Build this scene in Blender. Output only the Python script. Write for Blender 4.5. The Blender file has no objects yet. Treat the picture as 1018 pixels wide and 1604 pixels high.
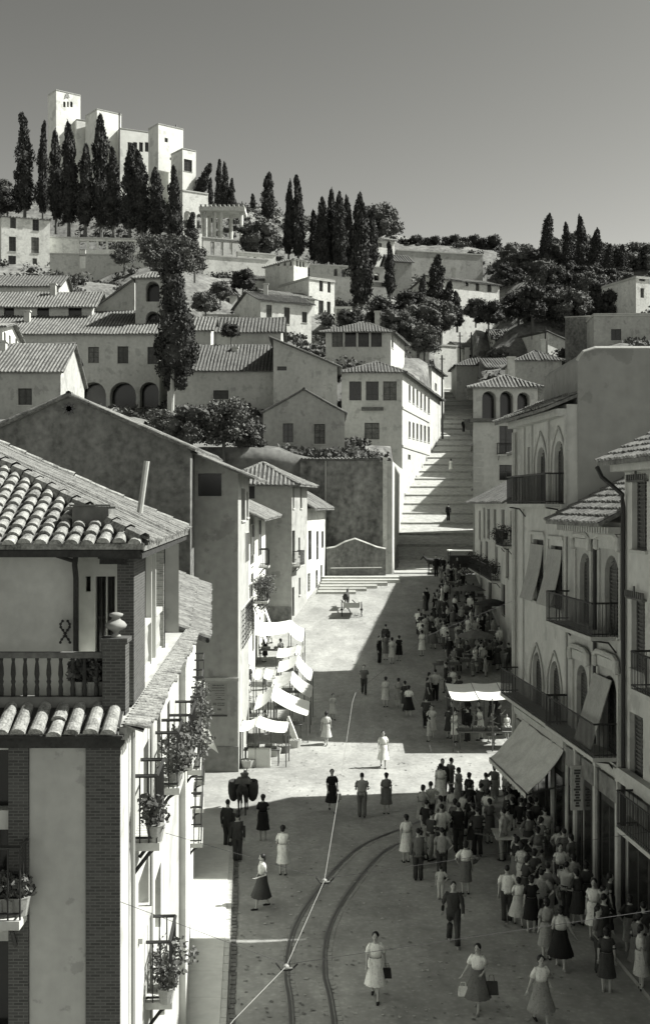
import bpy, bmesh, math, random
import numpy as np
from mathutils import Vector, Matrix, Euler
R = math.radians
rnd = random.Random(7)
SC = bpy.context.scene
COL = SC.collection
# ------------------------------------------------------------------ camera
HC, F, CX, HY = 12.3, 1800.0, 509.0, 790.0     # eye height, focal in photo pixels, centre column, horizon row
cam = bpy.data.objects.new('camera', bpy.data.cameras.new('camera')); COL.objects.link(cam)
cam.location = (0, 0, HC); cam.rotation_euler = (R(90), 0, 0)
cam.data.sensor_fit = 'HORIZONTAL'; cam.data.sensor_width = 36; cam.data.lens = 36 * F / 1018
cam.data.shift_y = -(802 - HY) / 1018.0
cam.data.clip_start = .1; cam.data.clip_end = 4000
SC.camera = cam
# ------------------------------------------------------------------ light
SUN = Vector((1, .14, 1.1)).normalized()
w = bpy.data.worlds.new('World'); SC.world = w; w.use_nodes = True
nt = w.node_tree; nt.nodes.clear()
sky = nt.nodes.new('ShaderNodeTexSky'); sky.sky_type = 'NISHITA'; sky.sun_disc = False
sky.sun_elevation = math.asin(SUN.z); sky.sun_rotation = math.atan2(SUN.x, SUN.y); sky.altitude = 700
sky.air_density = 1.0; sky.dust_density = 1.2
sep = nt.nodes.new('ShaderNodeSeparateColor'); cmb = nt.nodes.new('ShaderNodeCombineColor')
nt.links.new(sky.outputs[0], sep.inputs[0])
def mth(op, a, b):
    n = nt.nodes.new('ShaderNodeMath'); n.operation = op
    for i, v in enumerate((a, b)):
        if isinstance(v, (int, float)): n.inputs[i].default_value = v
        else: nt.links.new(v, n.inputs[i])
    return n.outputs[0]
g = mth('ADD', mth('MULTIPLY', sep.outputs[0], .95), mth('MULTIPLY', sep.outputs[1], .05))   # black-and-white film behind a yellow-orange filter
g = mth('MULTIPLY', mth('POWER', g, 1.55), .62)      # steeper film response to the sky
for i, k in enumerate((1.0, 1.0, .93)): nt.links.new(mth('MULTIPLY', g, k), cmb.inputs[i])
bg = nt.nodes.new('ShaderNodeBackground'); bg.inputs[1].default_value = .068
out = nt.nodes.new('ShaderNodeOutputWorld')
nt.links.new(cmb.outputs[0], bg.inputs[0]); nt.links.new(bg.outputs[0], out.inputs[0])
sl = bpy.data.lights.new('sun', 'SUN'); sl.energy = 3.7; sl.angle = R(.55); sl.color = (1, .99, .945)
so = bpy.data.objects.new('sun', sl); COL.objects.link(so); so.rotation_euler = SUN.to_track_quat('Z', 'Y').to_euler(); so.location = (60, 20, 90)
SC.view_settings.view_transform = 'Standard'; SC.view_settings.look = 'None'
SC.view_settings.exposure = 1.42; SC.view_settings.gamma = 1; SC.view_settings.use_curve_mapping = False
# ------------------------------------------------------------------ helpers
def P(x, y, Z): return Vector(((x - CX) * Z / F, Z, HC - (y - HY) * Z / F))
def zh(y, Z): return HC - (y - HY) * Z / F
MATS = {}
TINT = (.985, 1.0, .945)
def mat(name, v, rough=.9, noise=.0, scale=1.0, kind='noise', v2=None, bump=0, streak=False, spec=.3, metal=0):
    if name in MATS: return MATS[name]
    m = bpy.data.materials.new(name); m.use_nodes = True; t = m.node_tree; N = t.nodes; Lk = t.links
    b = N['Principled BSDF']; b.inputs['Roughness'].default_value = rough; b.inputs['Metallic'].default_value = metal
    b.inputs['Specular IOR Level'].default_value = spec
    col = lambda k: (k * TINT[0], k * TINT[1], k * TINT[2], 1)
    b.inputs['Base Color'].default_value = col(v)
    if noise or v2 is not None:
        tc = N.new('ShaderNodeTexCoord'); mp = N.new('ShaderNodeMapping'); Lk.new(tc.outputs['Object'], mp.inputs[0])
        lo, hi = (v * (1 - noise), v * (1 + noise)) if v2 is None else (v, v2)
        if kind == 'brick':
            cx = N.new('ShaderNodeSeparateXYZ'); Lk.new(tc.outputs['Object'], cx.inputs[0])
            ad = N.new('ShaderNodeMath'); ad.operation = 'ADD'; Lk.new(cx.outputs[0], ad.inputs[0]); Lk.new(cx.outputs[1], ad.inputs[1])
            cc = N.new('ShaderNodeCombineXYZ'); Lk.new(ad.outputs[0], cc.inputs[0]); Lk.new(cx.outputs[2], cc.inputs[1])
            br = N.new('ShaderNodeTexBrick'); Lk.new(cc.outputs[0], br.inputs[0]); br.inputs['Scale'].default_value = scale
            br.inputs['Color1'].default_value = col(v); br.inputs['Color2'].default_value = col(v * 1.7); br.inputs['Mortar'].default_value = col(v2 or v * 2)
            br.inputs['Mortar Size'].default_value = .022; br.inputs['Brick Width'].default_value = .52; br.inputs['Row Height'].default_value = .16
            Lk.new(br.outputs[0], b.inputs['Base Color'])
            bp = N.new('ShaderNodeBump'); bp.inputs['Strength'].default_value = .5; bp.inputs['Distance'].default_value = .01; bp.invert = True
            Lk.new(br.outputs['Fac'], bp.inputs['Height']); Lk.new(bp.outputs[0], b.inputs['Normal'])
            MATS[name] = m; return m
        if streak: mp.inputs['Scale'].default_value = (1, 1, .28)
        n1 = N.new('ShaderNodeTexNoise'); n1.inputs['Scale'].default_value = scale; n1.inputs['Detail'].default_value = 8; n1.inputs['Roughness'].default_value = .65
        Lk.new(mp.outputs[0], n1.inputs[0])
        n2 = N.new('ShaderNodeTexNoise'); n2.inputs['Scale'].default_value = scale * 6.3; n2.inputs['Detail'].default_value = 5
        Lk.new(tc.outputs['Object'], n2.inputs[0])
        mx = N.new('ShaderNodeMath'); mx.operation = 'MULTIPLY_ADD'; Lk.new(n2.outputs[0], mx.inputs[0]); mx.inputs[1].default_value = .4; 
        m2 = N.new('ShaderNodeMath'); m2.operation = 'MULTIPLY'; Lk.new(n1.outputs[0], m2.inputs[0]); m2.inputs[1].default_value = .6
        Lk.new(m2.outputs[0], mx.inputs[2])
        rp = N.new('ShaderNodeValToRGB'); Lk.new(mx.outputs[0], rp.inputs[0])
        rp.color_ramp.elements[0].position = .36; rp.color_ramp.elements[1].position = .64
        rp.color_ramp.elements[0].color = col(lo); rp.color_ramp.elements[1].color = col(hi)
        if streak:      # old repairs and peeled patches with their own outline
            n3 = N.new('ShaderNodeTexNoise'); n3.inputs['Scale'].default_value = scale * 1.9; n3.inputs['Detail'].default_value = 10; n3.inputs['Roughness'].default_value = .6; Lk.new(tc.outputs['Object'], n3.inputs[0])
            r3 = N.new('ShaderNodeMapRange'); r3.inputs[1].default_value = .57; r3.inputs[2].default_value = .60; r3.inputs[3].default_value = 1; r3.inputs[4].default_value = .80; Lk.new(n3.outputs[0], r3.inputs[0])
            m3 = N.new('ShaderNodeMix'); m3.data_type = 'RGBA'; m3.blend_type = 'MULTIPLY'; m3.inputs[0].default_value = 1; Lk.new(rp.outputs[0], m3.inputs[6]); Lk.new(r3.outputs[0], m3.inputs[7]); Lk.new(m3.outputs[2], b.inputs['Base Color'])
        else: Lk.new(rp.outputs[0], b.inputs['Base Color'])
        if bump:
            bp = N.new('ShaderNodeBump'); bp.inputs['Strength'].default_value = bump; bp.inputs['Distance'].default_value = .05
            Lk.new(n2.outputs[0], bp.inputs['Height']); Lk.new(bp.outputs[0], b.inputs['Normal'])
    MATS[name] = m; return m
M = dict(
 canvas2=mat('used_canvas', .46, noise=.2, scale=3, bump=.2),
 white=mat('whitewash', .62, noise=.2, scale=.5, streak=True, bump=.15),
 cream=mat('cream_plaster', .47, noise=.16, scale=.45, streak=True, bump=.15),
 grey=mat('grey_plaster', .36, noise=.2, scale=.4, streak=True, bump=.2),
 dull=mat('weathered_plaster', .24, noise=.35, scale=.5, streak=True, bump=.3),
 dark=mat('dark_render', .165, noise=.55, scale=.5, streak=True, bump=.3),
 old=mat('stained_retaining_render', .06, v2=.36, scale=.3, streak=True, bump=.4),
 stone=mat('stone_trim', .42, noise=.15, scale=2),
 brick=mat('dark_brick', .05, kind='brick', v2=.12, scale=3.8),
 brick2=mat('brick_pale', .22, kind='brick', v2=.36, scale=3.8),
 tile=mat('roof_tile', .07, v2=.25, scale=1.6, bump=.2),
 tiled=mat('roof_tile_dark', .05, v2=.17, scale=2.0, bump=.2),
 tilel=mat('roof_tile_near', .07, v2=.38, scale=5.5, bump=.2),
 lichen=mat('roof_lichen_mortar', .07, v2=.26, scale=9, bump=.5),
 chan=mat('roof_channel_shade', .03, v2=.09, scale=2.5, bump=.2),  # shade between the tile rows, put into the colour of the slab
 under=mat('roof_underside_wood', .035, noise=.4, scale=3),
 glass=mat('window_glass', .018, rough=.15, spec=.5),
 glass2=mat('dim_window_glass', .05, rough=.25, noise=.5, scale=2), dimcurtain=mat('dim_curtain', .16, noise=.4, scale=2),
 curtain=mat('curtain_cloth', .35, noise=.1, scale=3),
 awn=mat('canvas_blind', .30, noise=.15, scale=2),
 frame=mat('window_frame_pale', .42, rough=.6),
 framed=mat('window_frame_dark', .06, rough=.6),
 shut=mat('louvred_shutter', .09, noise=.3, scale=3, rough=.7),
 iron=mat('black_iron', .025, rough=.5),
 ironl=mat('painted_iron', .25, rough=.5),
 wood=mat('weathered_wood', .12, noise=.35, scale=4),
 woodd=mat('dark_wood', .045, noise=.35, scale=4),
 canvas=mat('white_canvas', .66, noise=.07, scale=3, bump=.2),
 canvasg=mat('grey_canvas', .52, noise=.18, scale=2, bump=.2),
 asph=mat('street_surface', .29, v2=.40, scale=.5, bump=.25),
 pave=mat('pavement_cement', .50, noise=.12, scale=.8, bump=.1),
 step=mat('cobbled_ramp', .22, v2=.44, scale=2.0, bump=.5),
 soil=mat('dry_hillside', .05, v2=.22, scale=.25, bump=.5),
 leaf=mat('foliage_mid', .035, v2=.125, scale=.8, rough=.8),
 leafd=mat('foliage_dark', .015, v2=.062, scale=.7, rough=.8),
 leafl=mat('foliage_pale', .07, v2=.17, scale=1.4, rough=.8),
 bark=mat('bark', .10, noise=.4, scale=5),
 steel=mat('rail_steel', .06, rough=.35, metal=.0, spec=.6),
 wire=mat('cable_bright', .28, rough=.4),
 terr=mat('clay_pot', .25, noise=.2, scale=6),
 skin=mat('skin', .36, rough=.6, noise=.05, scale=8),
 hair=mat('black_hair', .012, rough=.5),
 produce=mat('produce', .10, v2=.5, scale=9),
 coat=mat('animal_coat', .05, noise=.35, scale=6),
)
for k, v in (('c_black', .015), ('c_dark', .045), ('c_mid', .14), ('c_grey', .28), ('c_pale', .5), ('c_white', .78)):
    M[k] = mat('cloth_' + k[2:], v, noise=.22, scale=9, bump=.5, streak=True)
M['c_print'] = mat('cloth_print', .16, v2=.62, scale=22); M['c_printd'] = mat('cloth_print_dark', .03, v2=.22, scale=20)
def street_mat():
    m = M['asph']; t = m.node_tree; N = t.nodes; Lk = t.links; b = N['Principled BSDF']; src = b.inputs['Base Color'].links[0].from_socket
    tc = N.new('ShaderNodeTexCoord'); mx = N.new('ShaderNodeMix'); mx.data_type = 'RGBA'; mx.blend_type = 'MULTIPLY'; mx.inputs[0].default_value = 1
    def nz(sc, lo, hi, p0, p1, st=(1, 1, 1)):
        mp = N.new('ShaderNodeMapping'); mp.inputs['Scale'].default_value = st; Lk.new(tc.outputs['Object'], mp.inputs[0])
        n = N.new('ShaderNodeTexNoise'); n.inputs['Scale'].default_value = sc; n.inputs['Detail'].default_value = 6; n.inputs['Roughness'].default_value = .7; Lk.new(mp.outputs[0], n.inputs[0])
        r_ = N.new('ShaderNodeMapRange'); r_.inputs[1].default_value = p0; r_.inputs[2].default_value = p1; r_.inputs[3].default_value = lo; r_.inputs[4].default_value = hi; Lk.new(n.outputs[0], r_.inputs[0]); return r_.outputs[0]
    def mul(x, y):
        n = N.new('ShaderNodeMath'); n.operation = 'MULTIPLY'; Lk.new(x, n.inputs[0]); Lk.new(y, n.inputs[1]); return n.outputs[0]
    vo = N.new('ShaderNodeTexVoronoi'); vo.inputs['Scale'].default_value = 6; Lk.new(tc.outputs['Object'], vo.inputs[0])
    vr = N.new('ShaderNodeMapRange'); vr.inputs[1].default_value = .0; vr.inputs[2].default_value = .5; vr.inputs[3].default_value = 1.05; vr.inputs[4].default_value = .85; Lk.new(vo.outputs['Distance'], vr.inputs[0])
    f = mul(mul(nz(.16, .72, 1.15, .3, .7), nz(.9, .82, 1.1, .35, .65, (1, .3, 1))), vr.outputs[0])
    Lk.new(src, mx.inputs[6]); Lk.new(f, mx.inputs[7]); Lk.new(mx.outputs[2], b.inputs['Base Color'])
street_mat()
class MB:
    def __init__(s): s.v = []; s.f = []; s.dk = set()
    def add(s, vs, fs):
        o = len(s.v); s.v += [tuple(p) for p in vs]; s.f += [tuple(i + o for i in f) for f in fs]
    def quad(s, *p): s.add(p, [tuple(range(len(p)))])
    def hexa(s, b, t):   # bottom 4, top 4
        s.add(list(b) + list(t), [(3, 2, 1, 0), (4, 5, 6, 7), (0, 1, 5, 4), (1, 2, 6, 5), (2, 3, 7, 6), (3, 0, 4, 7)])
    def box(s, x0, y0, z0, x1, y1, z1):
        s.hexa([(x0, y0, z0), (x1, y0, z0), (x1, y1, z0), (x0, y1, z0)], [(x0, y0, z1), (x1, y0, z1), (x1, y1, z1), (x0, y1, z1)])
    def prism(s, poly, z0, z1):
        n = len(poly)
        s.add([(p[0], p[1], z0) for p in poly] + [(p[0], p[1], z1) for p in poly],
              [tuple(range(n))[::-1], tuple(range(n, 2 * n))] + [(i, (i + 1) % n, n + (i + 1) % n, n + i) for i in range(n)])
    def tube(s, pts, r, n=6, cap=True, r2=None):
        pts = [Vector(p) for p in pts]; m = len(pts); rs = r if isinstance(r, (list, tuple)) else [r] * m
        vs = []; fs = []
        for i, p in enumerate(pts):
            d = (pts[min(i + 1, m - 1)] - pts[max(i - 1, 0)]).normalized()
            a = d.orthogonal().normalized() if abs(d.z) > .95 else d.cross(Vector((0, 0, 1))).normalized()
            b = d.cross(a)
            for k in range(n):
                t = 2 * math.pi * k / n; vs.append(p + (a * math.cos(t) + b * math.sin(t)) * rs[i])
        for i in range(m - 1):
            for k in range(n):
                k2 = (k + 1) % n; fs.append((i * n + k, (i + 1) * n + k, (i + 1) * n + k2, i * n + k2))
        if cap: fs.append(tuple(range(n))); fs.append(tuple(range((m - 1) * n, m * n))[::-1])
        s.add(vs, fs)
    def rings(s, rings, n=12, cap=True, phase=0, ripple=None):   # rings: (centre, rx, ry, [rotz])
        vs = []; fs = []
        for i, rg in enumerate(rings):
            c, rx, ry = Vector(rg[0]), rg[1], rg[2]
            for k in range(n):
                t = 2 * math.pi * k / n + phase; q = 1 + (ripple[i] * (1 if k % 2 else -1) if ripple else 0)
                vs.append(c + Vector((rx * math.cos(t) * q, ry * math.sin(t) * q, 0)))
        for i in range(len(rings) - 1):
            for k in range(n):
                k2 = (k + 1) % n; fs.append((i * n + k, i * n + k2, (i + 1) * n + k2, (i + 1) * n + k))
        if cap: fs.append(tuple(range(n))[::-1]); fs.append(tuple(range((len(rings) - 1) * n, len(rings) * n)))
        s.add(vs, fs)
    def ball(s, c, rx, ry, rz, n=10, m=7, rot=None):
        vs = []; fs = []
        for i in range(m + 1):
            th = math.pi * i / m
            for k in range(n):
                ph = 2 * math.pi * k / n; q = Vector((rx * math.sin(th) * math.cos(ph), ry * math.sin(th) * math.sin(ph), rz * math.cos(th)))
                if rot: q = rot @ q
                vs.append(Vector(c) + q)
        for i in range(m):
            for k in range(n): fs.append((i * n + k, (i + 1) * n + k, (i + 1) * n + (k + 1) % n, i * n + (k + 1) % n))
        s.add(vs, fs)
    def build(s, name, mt, parent=None, smooth=False):
        me = bpy.data.meshes.new(name)
        o = Vector(parent['_w']) if parent is not None else Vector((0, 0, 0))
        me.from_pydata([(v[0] - o.x, v[1] - o.y, v[2] - o.z) for v in s.v], [], s.f)
        me.materials.append(mt if not isinstance(mt, str) else M[mt])
        if s.dk:
            me.materials.append(M['chan'])
            for i in s.dk: me.polygons[i].material_index = 1
        if smooth: me.polygons.foreach_set('use_smooth', [True] * len(me.polygons))
        me.update()
        ob = bpy.data.objects.new(name, me); COL.objects.link(ob)
        if parent is not None:
            ob.parent = parent; ob['_w'] = tuple(o)
            if parent.type == 'MESH': ob.location = (0, 0, 0)
        return ob
def tag(o, label=None, cat=None, group=None, kind=None):
    if label: o['label'] = label
    if cat: o['category'] = cat
    if group: o['group'] = group
    if kind: o['kind'] = kind
    return o
def thing(name, label, cat, loc, group=None):
    o = bpy.data.objects.new(name, None); COL.objects.link(o); o.location = loc; o['_w'] = tuple(loc); o.empty_display_size = .3
    return tag(o, label, cat, group)
def single(mb, name, mt, label, cat, group=None, kind=None, smooth=False):
    """a thing that is one mesh: origin at the base of its own geometry"""
    xs = [v[0] for v in mb.v]; ys = [v[1] for v in mb.v]; zs = [v[2] for v in mb.v]
    c = Vector(((min(xs) + max(xs)) / 2, (min(ys) + max(ys)) / 2, min(zs)))
    mb.v = [(v[0] - c.x, v[1] - c.y, v[2] - c.z) for v in mb.v]
    o = mb.build(name, mt, None, smooth); o.location = c; o['_w'] = tuple(c)
    return tag(o, label, cat, group, kind)
def copy_tree(o, loc=None, parent=None, rz=None, sc=None):
    c = o.copy(); COL.objects.link(c)
    if parent is not None: c.parent = parent
    if loc is not None: c.location = loc; c['_w'] = tuple(loc)
    if rz is not None: c.rotation_euler = (0, 0, rz)
    if sc is not None: c.scale = (sc,) * 3 if not isinstance(sc, (tuple, list)) else sc
    for ch in o.children: copy_tree(ch, None, c)
    return c
# ------------------------------------------------------------------ terrain
def plaza(Y): return 0.0 if Y < 56 else (.16 * (Y - 56) ** 2 / 6 if Y < 59 else .16 * (Y - 57.5))
RL = [(6.2, 98), (7.05, 113), (8.5, 125), (11.4, 138.5), (14.7, 152.7), (17.2, 171), (19, 190), (22, 230)]
RR = [(13.3, 98), (14, 108), (16, 125), (18.9, 149.6), (20.2, 160), (24, 186), (27, 230), (27, 230)]
def pw(tab, Y):
    ys = [t[1] for t in tab]; xs = [t[0] for t in tab]; return float(np.interp(Y, ys, xs))
def ramp_h(Y): return 6.5 + .27 * (Y - 101) if Y > 101 else 6.5
CP = [P(*c) for c in [(150, 640, 128), (50, 655, 95), (40, 422, 200), (250, 425, 195), (200, 330, 262), (20, 330, 262), (470, 500, 190), (420, 535, 168),
      (560, 575, 145), (580, 700, 127), (470, 720, 108), (380, 700, 100), (550, 722, 99), (330, 640, 120), (250, 660, 112), (640, 500, 190), (600, 470, 215),
      (740, 500, 205), (830, 500, 190), (900, 480, 190), (1000, 500, 170), (950, 540, 150), (760, 590, 200), (850, 590, 180), (900, 400, 262), (1010, 400, 262),
      (700, 395, 270), (600, 370, 280), (500, 360, 280), (400, 330, 285), (360, 420, 215), (310, 330, 265), (330, 440, 200), (540, 480, 205), (650, 440, 230),
      (720, 575, 190), (700, 545, 205), (820, 440, 225), (660, 600, 170), (600, 560, 160), (100, 450, 180), (130, 500, 150)]]
CP += [Vector(c) for c in [(-40, 70, 12), (-25, 60, 7), (-14, 82, 5), (-40, 30, 6), (-120, 60, 20), (-120, 140, 45), (-160, 260, 85), (-90, 330, 88), (20, 330, 74), (120, 330, 66), (60, 345, 60), (-10, 345, 72),
      (45, 110, 10), (70, 140, 18), (60, 60, 4), (100, 90, 10), (120, 200, 48), (160, 280, 75), (20, 115, 9.5), (30, 130, 14), (30, 100, 7), (26, 150, 20), (40, 180, 30),
      (-10, 20, 0), (30, 20, 0), (-60, 0, 0), (80, 0, 0), (0, -60, 0), (10, -20, 0), (28, 80, 4), (30, 60, 1)]]
_cp = np.array([[c.x, c.y] for c in CP]); _ch = np.array([c.z for c in CP])
def hill(X, Y):
    d2 = ((_cp - (X, Y)) ** 2).sum(1) + 16.0
    wt = d2 ** -1.9
    return float((wt * _ch).sum() / wt.sum())
def ss(a, b, x):
    t = min(1, max(0, (x - a) / (b - a))); return t * t * (3 - 2 * t)
def ground(X, Y):
    if Y > 340: return hill(X, 340) * 1.0
    h = hill(X, Y)
    p = plaza(min(Y, 99))
    m = max(ss(-8, -16, X), ss(16.5, 26, X), ss(97.6, 98.4, Y))
    h = p * (1 - m) + h * m
    if 96.9 < Y < 225:
        a, b = pw(RL, Y), pw(RR, Y)
        k = min(ss(a - 1.2, a - .2, X), ss(b + 1.2, b + .2, X)); h = h * (1 - k) + ((ramp_h(Y) if Y > 101 else 6.5) - .9) * k
    return h
# ------------------------------------------------------------------ facades and roofs
class Fac:
    """one vertical wall plane from A to B (outside on the right of A->B)"""
    def __init__(s, A, B):
        s.A = Vector((A[0], A[1])); s.B = Vector((B[0], B[1])); d = s.B - s.A; s.L = d.length; s.d = d / s.L; s.n = Vector((s.d.y, -s.d.x))
    def pt(s, u, z, off=0):
        q = s.A + s.d * u + s.n * off; return Vector((q.x, q.y, z))
    def px(s, x, y):
        k = (x - CX) / F      # X = k*Y ; A + u d
        den = s.d.x - k * s.d.y
        u = (k * s.A.y - s.A.x) / den
        Y = s.A.y + u * s.d.y
        return u, zh(y, Y)
    def rect(s, x0, y0, x1, y1):
        u0, _ = s.px(x0, 0); u1, _ = s.px(x1, 0)
        if u0 > u1: u0, u1 = u1, u0
        Ym = s.A.y + (u0 + u1) / 2 * s.d.y
        return u0, u1, zh(y1, Ym), zh(y0, Ym)
def arch_pts(u0, u1, zs, zt, pointed=False, n=8):
    c = (u0 + u1) / 2; r = (u1 - u0) / 2; pts = []
    for i in range(n + 1):
        t = math.pi * i / n
        if pointed:
            a = abs(math.cos(t)); q = (1 - a) ** .40; pts.append((c - r * math.cos(t), zs + (zt - zs) * q))
        else: pts.append((c - r * math.cos(t), zs + (zt - zs) * math.sin(t)))
    return pts
def wall_face(mb, f, z0, z1, ops, depth=.2, top=None):
    us = sorted(set([0, f.L] + [round(o[0], 3) for o in ops] + [round(o[1], 3) for o in ops])); us = [u for u in us if -1e-6 <= u <= f.L + 1e-6]
    zs = sorted(set([z0, z1] + [round(o[2], 3) for o in ops] + [round(o[3], 3) for o in ops])); zs = [z for z in zs if z0 - 1e-6 <= z <= z1 + 1e-6]
    for i in range(len(us) - 1):
        for j in range(len(zs) - 1):
            cu, cz = (us[i] + us[i + 1]) / 2, (zs[j] + zs[j + 1]) / 2
            if any(o[0] < cu < o[1] and o[2] < cz < o[3] for o in ops): continue
            mb.quad(f.pt(us[i], zs[j]), f.pt(us[i + 1], zs[j]), f.pt(us[i + 1], zs[j + 1]), f.pt(us[i], zs[j + 1]))
    if top:   # list of (u,z) from u=0 side to u=L side above z1
        mb.add([f.pt(0, z1), f.pt(f.L, z1)] + [f.pt(u, z) for u, z in reversed(top)], [tuple(range(2 + len(top)))])
    for o in ops:
        u0, u1, a, b = o[:4]; kd = o[4]; dp = depth if kd not in 'oO' else 1.6
        if kd in 'aApPoO':
            zsp = b - (u1 - u0) * (.5 if kd in 'aAoO' else .85); zsp = max(zsp, a + .1)
            ap = arch_pts(u0, u1, zsp, b, kd in 'pP')
            h = len(ap) // 2
            mb.add([f.pt(u0, b)] + [f.pt(*q) for q in ap[:h + 1]], [tuple(range(h + 2))])
            mb.add([f.pt(u1, b)] + [f.pt(*q) for q in ap[h:]], [tuple(range(len(ap) - h + 1))])
            path = [(u0, a)] + ap + [(u1, a)]
        else: path = [(u0, a), (u0, b), (u1, b), (u1, a)]
        for p, q in zip(path, path[1:] + path[:1]):
            mb.quad(f.pt(*p), f.pt(*q), f.pt(q[0], q[1], -dp), f.pt(p[0], p[1], -dp))
def add_window(f, o, par, depth=.2, fr='frame', trim=None):
    u0, u1, a, b, kd = o[:5]
    w_ = u1 - u0; h_ = b - a
    Z = f.A.y + (u0 + u1) / 2 * f.d.y; px = w_ * F / max(Z, 1)
    dp = (depth if kd not in 'oO' else 1.6) - .012
    mb = MB(); mb.quad(f.pt(u0 - .02, a - .02, -dp), f.pt(u1 + .02, a - .02, -dp), f.pt(u1 + .02, b + .02, -dp), f.pt(u0 - .02, b + .02, -dp))
    pm = {'c': 'curtain', 'd': 'woodd', 'A': 'shut', 'P': 'shut', 's': 'shut'}.get(kd, 'glass')  # voids and open arches get a dark sheet standing in for interior shade
    if kd in 'wa' and pm == 'glass': pm = rnd.choice(['glass', 'glass', 'glass2', 'glass2', 'shut', 'dimcurtain'])
    nm = 'door' if kd == 'd' else 'opening' if kd in 'oO' else 'shutter' if kd in 'APs' else 'window'
    if kd in 'oOv' or h_ * F / Z < 13:
        return mb.build(nm, pm, par)
    fb = MB(); t = min(.06, w_ * .09); e = -dp + .01
    def bar(x0, z0, x1, z1, tt=.05):
        fb.hexa([f.pt(x0, z0, e), f.pt(x1, z0, e), f.pt(x1, z0, e + tt), f.pt(x0, z0, e + tt)], [f.pt(x0, z1, e), f.pt(x1, z1, e), f.pt(x1, z1, e + tt), f.pt(x0, z1, e + tt)])
    bar(u0, a, u0 + t, b); bar(u1 - t, a, u1, b); bar(u0 + t, b - t, u1 - t, b); bar(u0 + t, a, u1 - t, a + t)
    c = (u0 + u1) / 2; bar(c - t / 2, a + t, c + t / 2, b - t)
    if kd in 'wac':
        n = max(2, int(h_ / .55))
        for i in range(1, n): zz = a + h_ * i / n; bar(u0 + t, zz - .018, c - t / 2, zz + .018, .035); bar(c + t / 2, zz - .018, u1 - t, zz + .018, .035)
    if kd in 'APs':
        n = max(3, int(h_ / .12)); 
        for i in range(n):
            zz = a + t + (h_ - 2 * t) * (i + .5) / n; bar(u0 + t, zz - .03, c - t / 2, zz + .015, .03); bar(c + t / 2, zz - .03, u1 - t, zz + .015, .03)
        fr = 'shut'
    wo = fb.build(nm, fr if kd not in 'd' else 'woodd', par)
    mb.build('pane' if kd not in 'dAPs' else 'panel', pm, wo)
    if kd not in 'd' and w_ * F / Z > 9:
        sb = MB(); sb.hexa([f.pt(u0 - .08, a - .09, -.04), f.pt(u1 + .08, a - .09, -.04), f.pt(u1 + .08, a - .09, .07), f.pt(u0 - .08, a - .09, .07)],
                           [f.pt(u0 - .08, a - .003, -.04), f.pt(u1 + .08, a - .003, -.04), f.pt(u1 + .08, a - .003, .07), f.pt(u0 - .08, a - .003, .07)])
        sb.build('sill', 'stone', wo)
    return wo
def fbox(mb, f, u0, u1, z0, z1, o0, o1):
    mb.hexa([f.pt(u0, z0, o0), f.pt(u1, z0, o0), f.pt(u1, z0, o1), f.pt(u0, z0, o1)], [f.pt(u0, z1, o0), f.pt(u1, z1, o0), f.pt(u1, z1, o1), f.pt(u0, z1, o1)])
def tiles(mb, poly, sp=.24, r=.085, seg=0, jit=0):
    """poly: planar roof slope, first edge = eave. barrel-tile rows run up the slope."""
    poly = [Vector(p) for p in poly]; e = (poly[1] - poly[0]); L = e.length; e = e / L
    n = None
    for p in poly[2:]:
        c = e.cross(p - poly[0])
        if c.length > 1e-4: n = c.normalized(); break
    if n.z < 0: n = -n
    v = n.cross(e)
    if v.z < 0: v = -v
    uv = [((p - poly[0]).dot(e), (p - poly[0]).dot(v)) for p in poly]
    umin = min(q[0] for q in uv); umax = max(q[0] for q in uv)
    k = max(1, int((umax - umin) / sp))
    for i in range(k):
        u = umin + (i + .5) * (umax - umin) / k
        vs = []
        for a, b in zip(uv, uv[1:] + uv[:1]):
            if (a[0] - u) * (b[0] - u) < 0:
                t = (u - a[0]) / (b[0] - a[0]); vs.append(a[1] + t * (b[1] - a[1]))
        if len(vs) < 2: continue
        v0, v1 = min(vs) - rnd.uniform(0, .07), max(vs)
        if v1 - v0 < .1: continue
        NQ = 7 if seg and seg < .31 else 4
        def sect(vv, lift, rr, du):
            out = []
            for q in range(NQ + 1):
                t = math.pi * q / NQ; out.append(poly[0] + e * (u + du + rr * math.cos(t)) + v * vv + n * (lift + rr * .85 * math.sin(t)))
            return out
        if not seg:
            m = max(1, min(6, int((v1 - v0) / 1.6))); l0 = rnd.uniform(-.012, .03); prev = None
            for j in range(m + 1):
                vv = v0 + (v1 - v0) * j / m; wv = .035 * math.sin(u * .8 + vv * .9 + poly[0].y) + l0
                cur = sect(vv, wv, r * (1.08 - .14 * (j % 2)), rnd.uniform(-.018, .018))
                if prev: mb.add(prev + cur, [(q, q + 1, q + NQ + 2, q + NQ + 1) for q in range(NQ)] + [tuple(range(NQ + 1))])
                prev = cur
            continue
            mb.add(a + b, [(q, q + 1, q + NQ + 2, q + NQ + 1) for q in range(NQ)] + [tuple(range(NQ + 1))])
        else:
            m = max(1, int((v1 - v0) / seg)); h = (v1 - v0) / m; du0 = rnd.uniform(-jit, jit) 
            for j in range(m):
                du = du0 + rnd.uniform(-jit, jit) * .5; lf = rnd.uniform(0, .012)
                a = sect(v0 + j * h - .05, .035 + lf, r * 1.12, du); b = sect(v0 + (j + 1) * h, .0 + lf, r * .88, du)
                mb.add(a + b, [(q, q + 1, q + NQ + 2, q + NQ + 1) for q in range(NQ)] + [tuple(range(NQ + 1))])
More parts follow.
